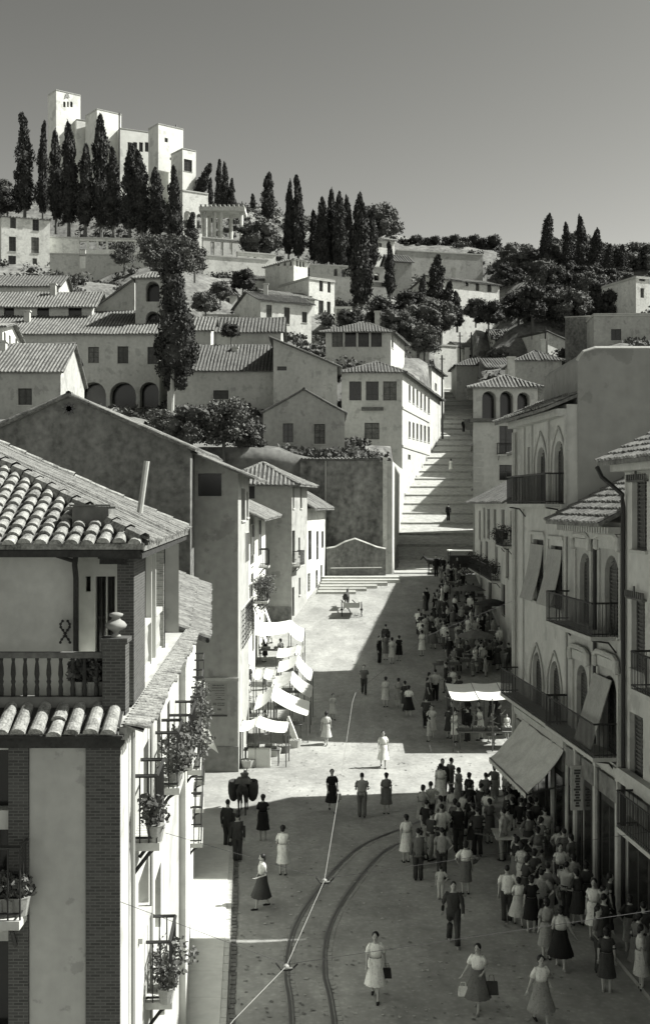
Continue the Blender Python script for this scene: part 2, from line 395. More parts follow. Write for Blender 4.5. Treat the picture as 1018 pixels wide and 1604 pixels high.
def ridge(mb, a, b, r=.13, seg=.45):
    a, b = Vector(a), Vector(b); L = (b - a).length; n = max(1, int(L / seg)); sag = Vector((0, 0, -.012 * L)) if seg >= .45 else Vector((0, 0, 0))
    for i in range(n):
        p = a.lerp(b, i / n) + sag * math.sin(math.pi * i / n); q = a.lerp(b, (i + 1) / n) + sag * math.sin(math.pi * (i + 1) / n); p.z += rnd.uniform(0, .03)
        mb.tube([p, q], [r * 1.03, r * .97], 8, cap=False)
def slope(mb, poly, sp=.24, th=.1, seg=0, r=.085, jit=0):
    poly = [Vector(p) for p in poly]; mb.dk.add(len(mb.f))
    mb.add(poly + [p - Vector((0, 0, th)) for p in poly], [tuple(range(len(poly))), tuple(range(len(poly), 2 * len(poly)))[::-1]] +
           [(i, (i + 1) % len(poly), len(poly) + (i + 1) % len(poly), len(poly) + i) for i in range(len(poly))])
    tiles(mb, poly, sp, r, seg, jit)
class Frame:
    def __init__(s, O, U, W): s.O = Vector(O[:2]); s.U = Vector(U); s.W = Vector(W)      # full-length edge vectors
    def pt(s, a, b, z):       # a, b in metres along unit U, W
        q = s.O + s.U.normalized() * a + s.W.normalized() * b; return Vector((q.x, q.y, z))
def make_roof(par, fr, L, W, ze, kind, pitch=.42, ov=.45, mt='tile', sp=.26, seg=0, ze2=None, name='roof', r=None):
    r = r or max(.085, sp * .29); mb = MB(); a0, a1, b0, b1 = -ov, L + ov, -ov, W + ov; zo = ze - ov * pitch
    if kind == 'gu':      # ridge parallel to the front
        zr = ze + W / 2 * pitch
        slope(mb, [fr.pt(a0, b0, zo), fr.pt(a1, b0, zo), fr.pt(a1, W / 2, zr), fr.pt(a0, W / 2, zr)], sp, seg=seg, r=r)
        slope(mb, [fr.pt(a1, b1, zo), fr.pt(a0, b1, zo), fr.pt(a0, W / 2, zr), fr.pt(a1, W / 2, zr)], sp, seg=seg, r=r)
        ridge(mb, fr.pt(a0, W / 2, zr), fr.pt(a1, W / 2, zr))
    elif kind == 'gw':    # ridge runs back, gable at the front
        zr = ze + L / 2 * pitch
        slope(mb, [fr.pt(a1, b0, zo), fr.pt(a1, b1, zo), fr.pt(L / 2, b1, zr), fr.pt(L / 2, b0, zr)], sp, seg=seg, r=r)
        slope(mb, [fr.pt(a0, b1, zo), fr.pt(a0, b0, zo), fr.pt(L / 2, b0, zr), fr.pt(L / 2, b1, zr)], sp, seg=seg, r=r)
        ridge(mb, fr.pt(L / 2, b0, zr), fr.pt(L / 2, b1, zr))
        ridge(mb, fr.pt(a0, b0 + .1, zo), fr.pt(L / 2, b0 + .1, zr), .1); ridge(mb, fr.pt(a1, b0 + .1, zo), fr.pt(L / 2, b0 + .1, zr), .1)
    elif kind == 'hip':
        h = min(L, W) / 2 + ov; zr = zo + h * pitch
        if L >= W: r0, r1 = fr.pt(a0 + h, W / 2, zr), fr.pt(a1 - h, W / 2, zr)
        else: r0, r1 = fr.pt(L / 2, b0 + h, zr), fr.pt(L / 2, b1 - h, zr)
        A, B_, C_, D = fr.pt(a0, b0, zo), fr.pt(a1, b0, zo), fr.pt(a1, b1, zo), fr.pt(a0, b1, zo)
        if L >= W: ss_ = [[A, B_, r1, r0], [B_, C_, r1], [C_, D, r0, r1], [D, A, r0]]
        else: ss_ = [[A, B_, r0], [B_, C_, r1, r0], [C_, D, r1], [D, A, r0, r1]]
        for q in ss_:
            if (q[-1] - q[-2]).length < .05 and len(q) == 4: q = q[:3]
            slope(mb, q, sp, seg=seg, r=r)
        for p, q in ((A, ss_[0][-1]), (B_, r1 if L >= W else r0), (C_, r1), (D, r0 if L >= W else r1), (r0, r1)):
            if (p - q).length > .1: ridge(mb, p, q, .12)
    elif kind == 'sl' or kind == 'sr':   # single slope falling to the right (sl: high on the left) / to the left
        zr = ze + L * pitch
        if kind == 'sl': slope(mb, [fr.pt(a1, b0, zo), fr.pt(a1, b1, zo), fr.pt(a0, b1, zr + ov * pitch), fr.pt(a0, b0, zr + ov * pitch)], sp, seg=seg, r=r)
        else: slope(mb, [fr.pt(a0, b1, zo), fr.pt(a0, b0, zo), fr.pt(a1, b0, zr + ov * pitch), fr.pt(a1, b1, zr + ov * pitch)], sp, seg=seg, r=r)
    elif kind == 'sf':    # falls to the front
        zr = ze + W * pitch
        slope(mb, [fr.pt(a0, b0, zo), fr.pt(a1, b0, zo), fr.pt(a1, W, zr), fr.pt(a0, W, zr)], sp, seg=seg, r=r)
    elif kind == 'flat':
        c = [fr.pt(0, 0, 0), fr.pt(L, 0, 0), fr.pt(L, W, 0), fr.pt(0, W, 0)]
        mb.prism(c, ze - .25, ze - .12)
        return mb.build(name, 'pave', par)
    ro = mb.build(name, mt, par)
    return ro
BLD = {}; FP = []
def building(label, x0, x1, Z, yb, ye, W=8, d=(1, 0), wd=None, roof='hip', pitch=.42, ov=.45, wall='cream', ops=None, drop=4, name='house',
             cat='house', group='whitewashed houses of the old quarter', sp=.26, rmat='tile', fr='framed', depth=.28, zb=None, ze=None, seg=0, cornice=False, L=None):
    """front edge runs from photo column x0 (at depth Z) along direction d until column x1; yb / ye: rows of base and eave at x0"""
    O = P(x0, 0, Z); d = Vector(d).normalized(); wd = Vector(wd).normalized() if wd else Vector((-d.y, d.x))
    if L is None: L = Fac((O.x, O.y), (O.x + d.x, O.y + d.y)).px(x1, 0)[0]
    z0 = zb if zb is not None else zh(yb, Z) - drop; z1 = ze if ze is not None else zh(ye, Z)
    c = [Vector((O.x, O.y)), Vector((O.x, O.y)) + d * L]; c += [c[1] + wd * W, c[0] + wd * W]
    FP.append([(q.x, q.y) for q in c])
    par = thing(name, label, cat, (float((c[0].x + c[1].x) / 2), float((c[0].y + c[1].y) / 2), z0 + (drop if zb is None else 0)), group)
    F4 = [Fac(c[i], c[(i + 1) % 4]) for i in range(4)]
    mb = MB(); ops = ops or {}
    RO = {}
    for i in range(4):
        rs = []
        for o in ops.get(i, []):
            r_ = F4[i].rect(*o[:4]) if len(o) < 6 or o[5] != 'm' else tuple(o[:4])
            kd = o[4] if len(o) > 4 else 'w'
            u0, u1 = max(.08, r_[0]), min(F4[i].L - .08, r_[1]); a, b = max(z0 + .1, r_[2]), min(z1 - .1, r_[3])
            if u1 - u0 > .1 and b - a > .1: rs.append((u0, u1, a, b, kd))
        RO[i] = rs
        top = None
        Li = F4[i].L
        if roof == 'gw' and i in (0, 2): top = [(Li / 2, z1 + Li / 2 * pitch)]
        if roof == 'gu' and i in (1, 3): top = [(Li / 2, z1 + Li / 2 * pitch)]
        if roof == 'sl': top = {0: [(0, z1 + Li * pitch)], 2: [(Li, z1 + Li * pitch)], 3: [(0, z1 + L * pitch), (Li, z1 + L * pitch)]}.get(i)
        if roof == 'sr': top = {0: [(Li, z1 + Li * pitch)], 2: [(0, z1 + Li * pitch)], 1: [(0, z1 + L * pitch), (Li, z1 + L * pitch)]}.get(i)
        if roof == 'sf': top = {1: [(Li, z1 + Li * pitch)], 3: [(0, z1 + Li * pitch)], 2: [(0, z1 + W * pitch), (Li, z1 + W * pitch)]}.get(i)
        zt = z1
        wall_face(mb, F4[i], z0, zt, rs, depth, top)
    wo = mb.build('wall', wall, par)
    frm = Frame(c[0], d * L, wd * W)
    if roof: make_roof(par, frm, L, W, z1, roof, pitch, ov, rmat, sp, seg)
    if roof == 'flat':
        pb = MB()
        for i in range(4): fbox(pb, F4[i], 0, F4[i].L, z1 + .003, z1 + .12, -.18, .08)
        pb.build('coping', 'stone', par)
    if cornice:
        pb = MB()
        for i in range(4): fbox(pb, F4[i], -.04, F4[i].L + .04, z1 - .28, z1 - .1, .004, .16)
        pb.build('cornice', 'stone', par)
    for i in range(4):
        for o in RO[i]: add_window(F4[i], o, par, depth, fr)
    return par, F4, frm, (L, W, z0, z1)
def balcony(f, u0, u1, zf, par, dep=.7, h=1.0, sp=.13, mt='iron', slab='stone', top=True):
    mb = MB(); fbox(mb, f, u0, u1, zf - .12, zf, .003, dep); b = mb.build('balcony', slab, par)
    rb = MB(); t = .014
    for zz, tt in ((zf + h, .03), (zf + .08, .02)):
        rb.tube([f.pt(u0, zz, .02), f.pt(u0, zz, dep - .04), f.pt(u1, zz, dep - .04), f.pt(u1, zz, .02)], tt, 4)
    n = max(2, int((u1 - u0) / sp))
    for i in range(n + 1):
        u = u0 + (u1 - u0) * i / n; rb.tube([f.pt(u, zf, dep - .04), f.pt(u, zf + h, dep - .04)], t, 4, cap=False)
    for e in (u0, u1):
        for j in range(1, int(dep / sp)):
            rb.tube([f.pt(e, zf, j * sp), f.pt(e, zf + h, j * sp)], t, 4, cap=False)
    rb.build('railing', mt, b)
    for e in (u0 + .15, u1 - .15):
        cb = MB(); cb.tube([f.pt(e, zf - .5, .02), f.pt(e, zf - .2, .25), f.pt(e, zf - .13, dep - .1)], .03, 5); cb.build('bracket', mt, b)
    return b
def pipe(pts, r, mt, par, name='drainpipe'):
    mb = MB(); mb.tube(pts, r, 6); return mb.build(name, mt, par)
# ================================================================== GROUND, ROAD, RAMP
def axis(segs):
    out = []
    for a, b, s in segs:
        n = max(1, int(round((b - a) / s))); out += [a + (b - a) * i / n for i in range(n)]
    return out + [segs[-1][1]]
xs = axis([(-700, -200, 60), (-200, -90, 10), (-90, -20, 3), (-20, 40, 1), (40, 120, 3), (120, 240, 12), (240, 800, 70)])
ys = axis([(-80, 0, 10), (0, 56, 2), (56, 60, .5), (60, 97, 2), (97, 99, .25), (99, 200, 1.2), (200, 300, 3), (300, 340, 8), (340, 1400, 106)])
vs = []; fs = []
for j, Y in enumerate(ys):
    for i, X in enumerate(xs):
        z = ground(X, Y)
        if Y > 58 and (X < -16 or X > 26 or Y > 100) and not (pw(RL, Y) - 2 < X < pw(RR, Y) + 2): z += .35 * math.sin(X * .9 + Y * .37) * math.sin(Y * .7 - X * .21)
        vs.append((X, Y, z))
nx = len(xs)
for j in range(len(ys) - 1):
    for i in range(nx - 1):
        a = j * nx + i; fs.append((a, a + 1, a + nx + 1, a + nx))
me = bpy.data.meshes.new('ground'); me.from_pydata(vs, [], fs); me.materials.append(M['soil']); me.polygons.foreach_set('use_smooth', [True] * len(fs)); me.update()
go = bpy.data.objects.new('ground', me); COL.objects.link(go); tag(go, kind='structure')
# street and plaza sheet
mb = MB(); yy = axis([(8, 56, 4), (56, 60, .5), (60, 97.5, 2.5)])
xx = axis([(-20, 30, 2.5)])
for j in range(len(yy) - 1):
    for i in range(len(xx) - 1):
        mb.quad(*[(x, y, plaza(y) + .012) for x, y in ((xx[i], yy[j]), (xx[i + 1], yy[j]), (xx[i + 1], yy[j + 1]), (xx[i], yy[j + 1]))])
o = mb.build('road', 'asph'); tag(o, kind='structure')
# left pavement with kerb, patched cement slabs
def pv_edge(Y): return -2.49 - .066 * (Y - 27.3)
mb = MB(); st = axis([(9, 46, 1.6)])
for a, b in zip(st, st[1:]):
    mb.hexa([(-9, a, .0), (pv_edge(a), a, .0), (pv_edge(b), b - .006, .0), (-9, b - .006, .0)], [(-9, a, .14), (pv_edge(a), a, .14), (pv_edge(b), b - .006, .14), (-9, b - .006, .14)])
tag(mb.build('pavement', 'pave'), kind='structure')
mb = MB()
for a, b in zip(st, st[1:]):
    for k in range(3):
        p, q = a + (b - a) * k / 3, a + (b - a) * (k + 1) / 3 - .02
        mb.hexa([(pv_edge(p) + .003, p, .0), (pv_edge(p) + .16, p, .0), (pv_edge(q) + .16, q, .0), (pv_edge(q) + .003, q, .0)], [(pv_edge(p) + .003, p, .125), (pv_edge(p) + .15, p, .12), (pv_edge(q) + .15, q, .12), (pv_edge(q) + .003, q, .125)])
tag(mb.build('kerb', 'stone'), kind='structure')
# setts along the kerb
mb = MB(); 
for a in np.arange(10, 46, .28):
    for k in range(1):
        x = pv_edge(a) + .2 + k * .17 + rnd.uniform(-.02, .02); mb.box(x, a, .0, x + .13, a + .24 + rnd.uniform(-.03, 0), .035 + rnd.uniform(0, .015))
tag(mb.build('gutter_setts', 'tiled'), kind='structure')
# right pavement
def rf(Y): return 11.55 - .082 * Y
mb = MB()
mb.hexa([(rf(10) - 1.2, 10, 0), (16, 10, 0), (16, 47, 0), (rf(47) - 1.2, 47, 0)], [(rf(10) - 1.2, 10, .13), (16, 10, .13), (16, 47, .13), (rf(47) - 1.2, 47, .13)])
tag(mb.build('pavement', 'dull'), kind='structure')
# ramp: sloping cobbled treads with a riser between
mb = MB(); Y = 98.2; k = 0
lines = MB()
while Y < 228:
    Y2 = min(228, Y + 3.6); dz = .26; h0 = ramp_h(Y) - .16 if Y > 101 else 6.42 + .05 * k; h1 = ramp_h(Y2) - .30
    if Y < 101: h0, h1 = 6.45, 6.5
    for j in range(4):
        t0, t1 = j / 4, (j + 1) / 4; a, b = pw(RL, Y + (Y2 - Y) * t0) - .7, pw(RR, Y + (Y2 - Y) * t0) + .7; a2, b2 = pw(RL, Y + (Y2 - Y) * t1) - .7, pw(RR, Y + (Y2 - Y) * t1) + .7
        za, zb_ = h0 + (h1 - h0) * t0, h0 + (h1 - h0) * t1
        mb.quad((a, Y + (Y2 - Y) * t0, za), (b, Y + (Y2 - Y) * t0, za), (b2, Y + (Y2 - Y) * t1, zb_), (a2, Y + (Y2 - Y) * t1, zb_))
    if Y > 98.5:
        a, b = pw(RL, Y) - .7, pw(RR, Y) + .7
        lines.hexa([(a, Y - .15, h0 - .32), (b, Y - .15, h0 - .32), (b, Y + .16, h0 - .32), (a, Y + .16, h0 - .32)], [(a, Y - .15, h0 + .02), (b, Y - .15, h0 + .02), (b, Y + .16, h0 + .02), (a, Y + .16, h0 + .02)])
    Y = Y2; k += 1
tag(mb.build('ramp_street', 'step'), kind='structure'); tag(lines.build('step_edges', 'step'), kind='structure')
# tram rails, curved (X at depth)
RAIL = [(-.30, 12), (-.55, 20), (-.83, 27.5), (-1.04, 30.3), (-.876, 33.5), (-.083, 37.2), (1.16, 41.0), (2.8, 43.4), (4.6, 45.6), (7.2, 48.2), (11, 51), (18, 54.5)]
def catmull(pts, n=10):
    out = []
    for i in range(1, len(pts) - 2):
        p0, p1, p2, p3 = [Vector(pts[j]) for j in (i - 1, i, i + 1, i + 2)]
        for k in range(n):
            t = k / n; out.append(.5 * ((2 * p1) + (p2 - p0) * t + (2 * p0 - 5 * p1 + 4 * p2 - p3) * t * t + (3 * p1 - p0 - 3 * p2 + p3) * t ** 3))
    return out + [Vector(pts[-2])]
cl = catmull([Vector((a, b)) for a, b in RAIL])
for s_, lab in ((0, 'outer'), (1.0, 'inner')):
    mb = MB(); pr = None
    for i in range(len(cl)):
        d = (cl[min(i + 1, len(cl) - 1)] - cl[max(i - 1, 0)]).normalized(); n = Vector((d.y, -d.x)); row = []
        for off in (-.035, .035, .075, .11): q = cl[i] + n * (s_ + off); row.append(q)
        if pr:
            mb.hexa([(pr[0].x, pr[0].y, .0), (pr[1].x, pr[1].y, .0), (row[1].x, row[1].y, .0), (row[0].x, row[0].y, .0)], [(pr[0].x, pr[0].y, .03), (pr[1].x, pr[1].y, .03), (row[1].x, row[1].y, .03), (row[0].x, row[0].y, .03)])
            mb.hexa([(pr[2].x, pr[2].y, .0), (pr[3].x, pr[3].y, .0), (row[3].x, row[3].y, .0), (row[2].x, row[2].y, .0)], [(pr[2].x, pr[2].y, .025), (pr[3].x, pr[3].y, .025), (row[3].x, row[3].y, .025), (row[2].x, row[2].y, .025)])
        pr = row
    single(mb, 'tram_rail', 'steel', '%s steel rail of the curving tram track in the street' % ('left-hand outer' if s_ == 0 else 'right-hand inner'), 'tram rail', 'rails of the tram track')
# ================================================================== NEAR LEFT HOUSE (brick and plaster, roof terrace)
ZF = 15.4
def lx(Y): return -2.8 - .05 * (Y - ZF)
t = thing('terrace_house', 'near corner house of dark brick and plaster with a roof terrace and open gallery', 'house', (-6, 15.4, 0))
FR = Fac((-14, ZF), (-2.8, ZF)); SD = Fac((-2.8, ZF), (lx(26.3), 26.3))
def fr_(x0, y0, x1, y1): return FR.rect(x0, y0, x1, y1)
mb = MB()
frops = [fr_(-60, 1300, 15, 1430) + ('v',), fr_(-60, 1175, 15, 1270) + ('v',), fr_(-60, 1475, 17, 1620) + ('v',)]
wall_face(mb, FR, 0, 9.15, frops, .25)
def side_rect(x0, y0, x1, y1): return SD.rect(x0, y0, x1, y1)
sdops = [side_rect(225, 1165, 233, 1290) + ('w',), side_rect(217, 1360, 233, 1440) + ('w',), side_rect(243, 1365, 252, 1470) + ('w',), side_rect(246, 1120, 251, 1230) + ('w',), side_rect(262, 1100, 266, 1170) + ('w',), side_rect(250, 1500, 258, 1610) + ('d',)]
wall_face(mb, SD, 0, 9.15, sdops, .25)
bk = Fac((lx(26.3), 26.3), (-14, 26.3)); wall_face(mb, bk, 0, 11.4, []); wall_face(mb, Fac((-14, 26.3), (-14, ZF)), 0, 9.15, [])
wl = mb.build('wall', 'cream', t)
for o in frops: add_window(FR, o, t, .25, 'framed')
for o in sdops: add_window(SD, o, t, .25, 'frame')
for x0, x1 in ((15, 46), (136, 189)):      # brick pilasters on the front
    u0, u1, a, b = fr_(x0, 1150, x1, 1500); bb = MB(); fbox(bb, FR, u0, u1, 0, 9.12, .003, .06); bb.build('brick_pilaster', 'brick', t)
bb = MB()   # smooth plaster panel
u0, u1, a, b = fr_(47, 1150, 135, 1500); fbox(bb, FR, u0, u1, 0, 9.1, .003, .03); bb.build('plaster_panel', mat('panel_plaster', .38, noise=.12, scale=.8, streak=True, bump=.15), t)
# white smooth corner strip on the side and drain pipe
pipe([SD.pt(1.45, .3, .06), SD.pt(1.45, 9.1, .06)], .035, 'ironl', t); pipe([SD.pt(4.1, .3, .06), SD.pt(4.1, 9.1, .06)], .03, 'ironl', t)
# eaves skirt of tiles under the terrace
mb = MB(); slope(mb, [FR.pt(.0, 9.30, .38), FR.pt(FR.L + .1, 9.30, .38), FR.pt(FR.L + .1, 9.58, -.12), FR.pt(0, 9.58, -.12)], .232, .03, seg=.3, r=.09, jit=.008)
e = mb.build('tile_skirt', 'tilel', t)
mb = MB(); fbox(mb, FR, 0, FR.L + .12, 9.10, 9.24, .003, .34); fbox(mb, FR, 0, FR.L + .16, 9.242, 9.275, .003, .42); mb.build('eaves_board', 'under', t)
mb = MB(); fbox(mb, SD, -.3, 10.9, 9.2, 9.36, -.3, .18); mb.build('ledge', 'grey', t)
mb = MB(); slope(mb, [SD.pt(-.38, 9.33, .40), SD.pt(10.9, 9.33, .40), SD.pt(10.9, 9.40, .15), SD.pt(-.3, 9.40, .15)], .2, .02, r=.07, seg=.25); mb.build('ledge_tiles', 'tilel', t)
mb = MB(); mb.prism([(-14, ZF + .1), (lx(ZF), ZF + .1), (lx(23.5), 23.5), (-14, 23.5)], 9.3, 9.45); mb.build('terrace_floor', 'pave', t)
# terrace back walls
TB = Fac((-14, 16.9), (P(120, 0, 16.9).x, 16.9)); T2 = Fac((P(120, 0, 16.9).x, 16.9), (P(122, 0, 19.5).x, 19.5)); T3 = Fac((P(122, 0, 19.5).x, 19.5), (P(196, 0, 19.5).x, 19.5))
mb = MB(); wall_face(mb, TB, 9.45, 11.72, []); wall_face(mb, T2, 9.45, 11.72, [])
d3 = [T3.rect(149, 903, 166, 1100) + ('w',), T3.rect(167, 903, 180, 1020) + ('w',), T3.rect(134, 903, 142, 927) + ('w',)]
wall_face(mb, T3, 9.45, 11.9, d3); wall_face(mb, Fac((P(196, 0, 19.5).x, 19.5), (P(204, 0, 22.8).x, 22.8)), 9.45, 12, [])
m2_ = MB(); wall_face(m2_, Fac((P(204, 0, 22.8).x, 22.8), (lx(22.8), 22.8)), 9.45, 12, []); m2_.build('darkened_end_wall', 'woodd', t)  # end wall coloured dark to stand in for the shaded gallery interior
mb.build('gallery_wall', mat('terrace_plaster', .55, noise=.15, scale=.9, bump=.12), t)
for o in d3: add_window(T3, o, t, .2, 'framed')
pipe([P(119, 868, 16.8), P(117, 885, 16.8), P(119, 905, 16.8), P(119, 1085, 16.8)], .045, 'woodd', t); pipe([P(40, 863, 16.8), P(80, 868, 16.82), P(118, 880, 16.8)], .03, 'woodd', t, 'cable_run')
# brick column, posts and pillar on the street side
def sdu(x): return SD.px(x, 0)[0]
mb = MB(); fbox(mb, SD, 1.2, 2.7, 9.4, 11.6, -.14, .10); mb.build('brick_column', 'brick', t)
mb = MB(); u = sdu(255); fbox(mb, SD, 7.35, 7.6, 9.37, 11.6, -.3, -.02); mb.build('brick_pillar', 'brick2', t)
for u in (2.8, 5.1, 5.9): 
    mb = MB(); fbox(mb, SD, u, u + .1, 9.37, 11.6, -.14, -.04); mb.build('gallery_post', 'frame', t)
for a, b in ((.35, 1.15), (2.95, 5.05), (6.05, 7.3)):
    mb = MB(); fbox(mb, SD, a, b, 10.2, 10.28, -.2, -.04); fbox(mb, SD, a, b, 9.42, 9.5, -.18, -.06)
    n = int((b - a) / .12)
    for i in range(n): 
        c = a + (b - a) * (i + .5) / n; q = SD.pt(c, 9.5, -.12); mb.rings([((q.x, q.y, z), r_, r_) for z, r_ in ((9.5, .025), (9.62, .042), (9.75, .03), (9.9, .02), (10.05, .035), (10.2, .025))], 6)
    mb.build('balustrade_panel', 'stone', t)
# shadow-giving gallery back
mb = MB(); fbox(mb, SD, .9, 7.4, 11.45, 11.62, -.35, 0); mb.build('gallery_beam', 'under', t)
# corner pillar, wooden balustrade
pu = FR.rect(160, 1007, 196, 1125); mb = MB(); mb.box(FR.pt(pu[0], 0).x, ZF + .02, 9.46, FR.pt(pu[1], 0).x, ZF + .32, 10.44); mb.box(FR.pt(pu[0], 0).x - .03, ZF - .01, 10.44, FR.pt(pu[1], 0).x + .03, ZF + .35, 10.50)
pil = mb.build('corner_pillar', 'brick', t)
mb = MB(); mb.box(-14, ZF + .1, 10.22, FR.pt(pu[0], 0).x, ZF + .2, 10.30); rail = mb.build('handrail', 'wood', t)
mb = MB(); mb.box(-14, ZF + .08, 9.46, FR.pt(pu[0], 0).x, ZF + .22, 9.70); mb.build('bottom_beam', 'dark', t)
for i in range(14):
    x = P(151 - 18.6 * i, 0, ZF + .15).x; mb = MB()
    mb.rings([((x, ZF + .15, z), r_, r_) for z, r_ in ((9.70, .03), (9.8, .034), (9.86, .022), (9.9, .034), (9.93, .024), (10.0, .036), (10.1, .03), (10.17, .02), (10.22, .03))], 8)
    mb.build('baluster', 'woodd', t, True)
# near roof
zE = 11.8; cor = Vector((lx(14.7) + .45, 14.7, zE)); fe = Vector((lx(22.9) + .45, 22.9, zE)); pt_ = .45
tt_ = 6.5; hipt = Vector((cor.x - tt_, cor.y + tt_ * .9, zE + tt_ * pt_)); ridf = Vector((fe.x - tt_, fe.y, zE + tt_ * pt_))
mb = MB(); slope(mb, [Vector((-16, 14.7, zE)), cor, hipt, Vector((-16, hipt.y, hipt.z))], .2, .08, seg=.2, r=.075, jit=.006)
mb.build('roof', 'tilel', t)
mb = MB(); slope(mb, [cor, fe, ridf, hipt], .2, .10, seg=0, r=.055)
mb.build('roof_side', 'lichen', t)
mb = MB(); ridge(mb, cor + Vector((0, 0, .03)), hipt, .1, .3); mb.build('hip_tiles', 'tilel', t); mb = MB(); ridge(mb, fe, ridf, .09, .35); mb.build('verge_tiles', 'tilel', t)
mb = MB(); mb.box(-16, 14.72, 11.62, cor.x - .05, 15.3, 11.71)
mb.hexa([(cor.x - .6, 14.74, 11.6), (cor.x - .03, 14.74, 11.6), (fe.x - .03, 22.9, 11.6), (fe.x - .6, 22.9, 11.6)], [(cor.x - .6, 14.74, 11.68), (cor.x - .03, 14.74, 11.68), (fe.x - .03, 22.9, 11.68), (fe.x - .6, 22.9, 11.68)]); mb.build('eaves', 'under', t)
mb = MB(); mb.prism([(-16, 15.3), (cor.x - .6, 15.3), (fe.x - .6, 22.9), (-16, 22.9)], 11.70, 11.74); mb.build('ceiling', 'woodd', t)
mb = MB(); q = P(160, 815, 15.9); mb.box(q.x - .24, 15.1, 11.98, q.x + .24, 15.6, 12.27); mb.box(q.x - .27, 15.07, 12.273, q.x + .27, 15.63, 12.30); mb.build('roof_box', 'dark', t)
mb = MB(); mb.tube([P(219, 803, 19.6), P(230, 722, 19.6)], .05, 8); mb.build('flue_pipe', 'stone', t)
# iron scroll on the wall
mb = MB()
for s_ in (-1, 1):
    pts = [P(102 + s_ * (4 + 3.5 * math.sin(i * .55)), 973 + i * 2.4, 16.83) for i in range(15)]
    mb.tube(pts, .012, 5)
    for i in range(0, 15, 2): mb.ball(pts[i], .022, .018, .022, 6, 4)
single(mb, 'wall_ornament', 'iron', 'small curled wrought iron ornament hanging on the terrace wall', 'ornament')
# urn on the pillar
q = Vector(((FR.pt(pu[0], 0).x + FR.pt(pu[1], 0).x) / 2, ZF + .17, 10.503))
mb = MB(); mb.rings([((q.x, q.y, q.z + z), r_, r_) for z, r_ in ((0, .07), (.02, .07), (.05, .03), (.08, .05), (.12, .13), (.16, .15), (.2, .12), (.23, .07), (.26, .05), (.28, .09), (.31, .10), (.33, .04))], 14)
single(mb, 'urn', 'dull', 'dark stone urn standing on the corner pillar of the terrace', 'urn', smooth=True)
# ---- left row continuing
t, F4, fr2, dm = building('long pale row house with plant-filled balconies left of the street', 291, 300, 26.4, 1500, 983, W=12, d=(-1.7, 17.2), wd=(-1, 0), roof=None, wall='white', zb=0, ze=9.2, L=17.3,
    ops={0: [(284, 1010, 286, 1130, 'w'), (287, 1160, 288.5, 1260, 'w')]})
# direction runs away from the camera: outside normal must face the street
LR = Fac((-3.36, 26.4), (-5.05, 43.7))
mb = MB(); slope(mb, [LR.pt(-.0, 9.2, .62), LR.pt(LR.L + .2, 9.2, .62), LR.pt(LR.L + .2, 11.3, -4.2), LR.pt(0, 11.3, -4.2)], .26, .1, seg=.5, r=.085); mb.build('roof', 'tile', t)
pipe([LR.pt(0, 9.15, .66), LR.pt(LR.L + .2, 9.15, .66), LR.pt(LR.L + .25, 8.9, .45), LR.pt(LR.L + .1, 8.2, .08), LR.pt(LR.L + .1, 5, .06)], .05, 'iron', t, 'gutter')
for k, (u, zf, w_) in enumerate(((1.2, 5.9, 1.5), (5.2, 6.0, 1.6), (9.5, 5.9, 1.6), (13.4, 5.9, 1.8), (5.4, 2.9, 1.6), (12.5, 2.9, 1.8), (9, 2.9, 1.5))):
    o = (u + .3, u + w_ - .3, zf + .02, zf + 2.2, 'w')
    mb = MB(); fbox(mb, LR, u + .2, u + w_ - .2, zf + .02, zf + 2.3, .004, .03); d_ = mb.build('window', 'shut', t)
    balcony(LR, u, u + w_, zf, t, .5)
FLB = [(SD, 1.7, 2.8, 7.25, .42), (SD, 5.2, 6.4, 7.2, .45), (SD, 3.6, 4.8, 4.05, .45), (SD, 8.0, 9.6, 7.0, .5)]
hs = bpy.data.objects['terrace_house']
for f_, a, b, zf, dp in FLB: balcony(f_, a, b, zf, hs, dp)
q = fr_(-30, 1425, 44, 1440); balcony(FR, q[0], q[1], q[3] , hs, .45, .95)
# ================================================================== LEFT MIDDLE GROUP
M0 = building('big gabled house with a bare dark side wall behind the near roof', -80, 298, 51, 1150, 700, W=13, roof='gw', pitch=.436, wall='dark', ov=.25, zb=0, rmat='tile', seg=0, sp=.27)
# star-shaped vent
mb = MB(); q = P(108, 640, 50.97)
for a in range(4): 
    c, s_ = math.cos(a * math.pi / 4), math.sin(a * math.pi / 4); mb.add([q + Vector((c * .33, -.02, s_ * .33)), q + Vector((-s_ * .1, -.02, c * .1)), q + Vector((-c * .33, -.02, -s_ * .33)), q + Vector((s_ * .1, -.02, -c * .1))], [(0, 1, 2, 3)])
mb.build('vent', 'glass', M0[0])
M1 = building('tall plain grey house with one square window and a painted advertisement', 299, 373, 52.7, 1205, 738, W=7.5, roof='sl', pitch=.42, wall='grey', ov=.8, zb=-.2, rmat='tile',
    ops={0: [(310, 732, 347, 777, 'v')], 1: [(378, 765, 384, 815, 'w'), (386, 770, 389, 810, 'w')]}, cat='house')
f0 = M1[1][0]
mb = MB(); u = f0.rect(299, 1062, 373, 1067); fbox(mb, f0, 0, f0.L + .03, u[2], u[3], .003, .10); mb.build('string_course', 'stone', M1[0]); mb = MB(); fbox(mb, f0, -.0, f0.L + .02, -.1, zh(1170, 52.7), .003, .05); mb.build('plinth', 'dull', M1[0])
ad = thing('advertisement', 'faded painted advertisement panel of illegible lines on the grey wall', 'advertisement', tuple(P(343, 1122, 52.6)))
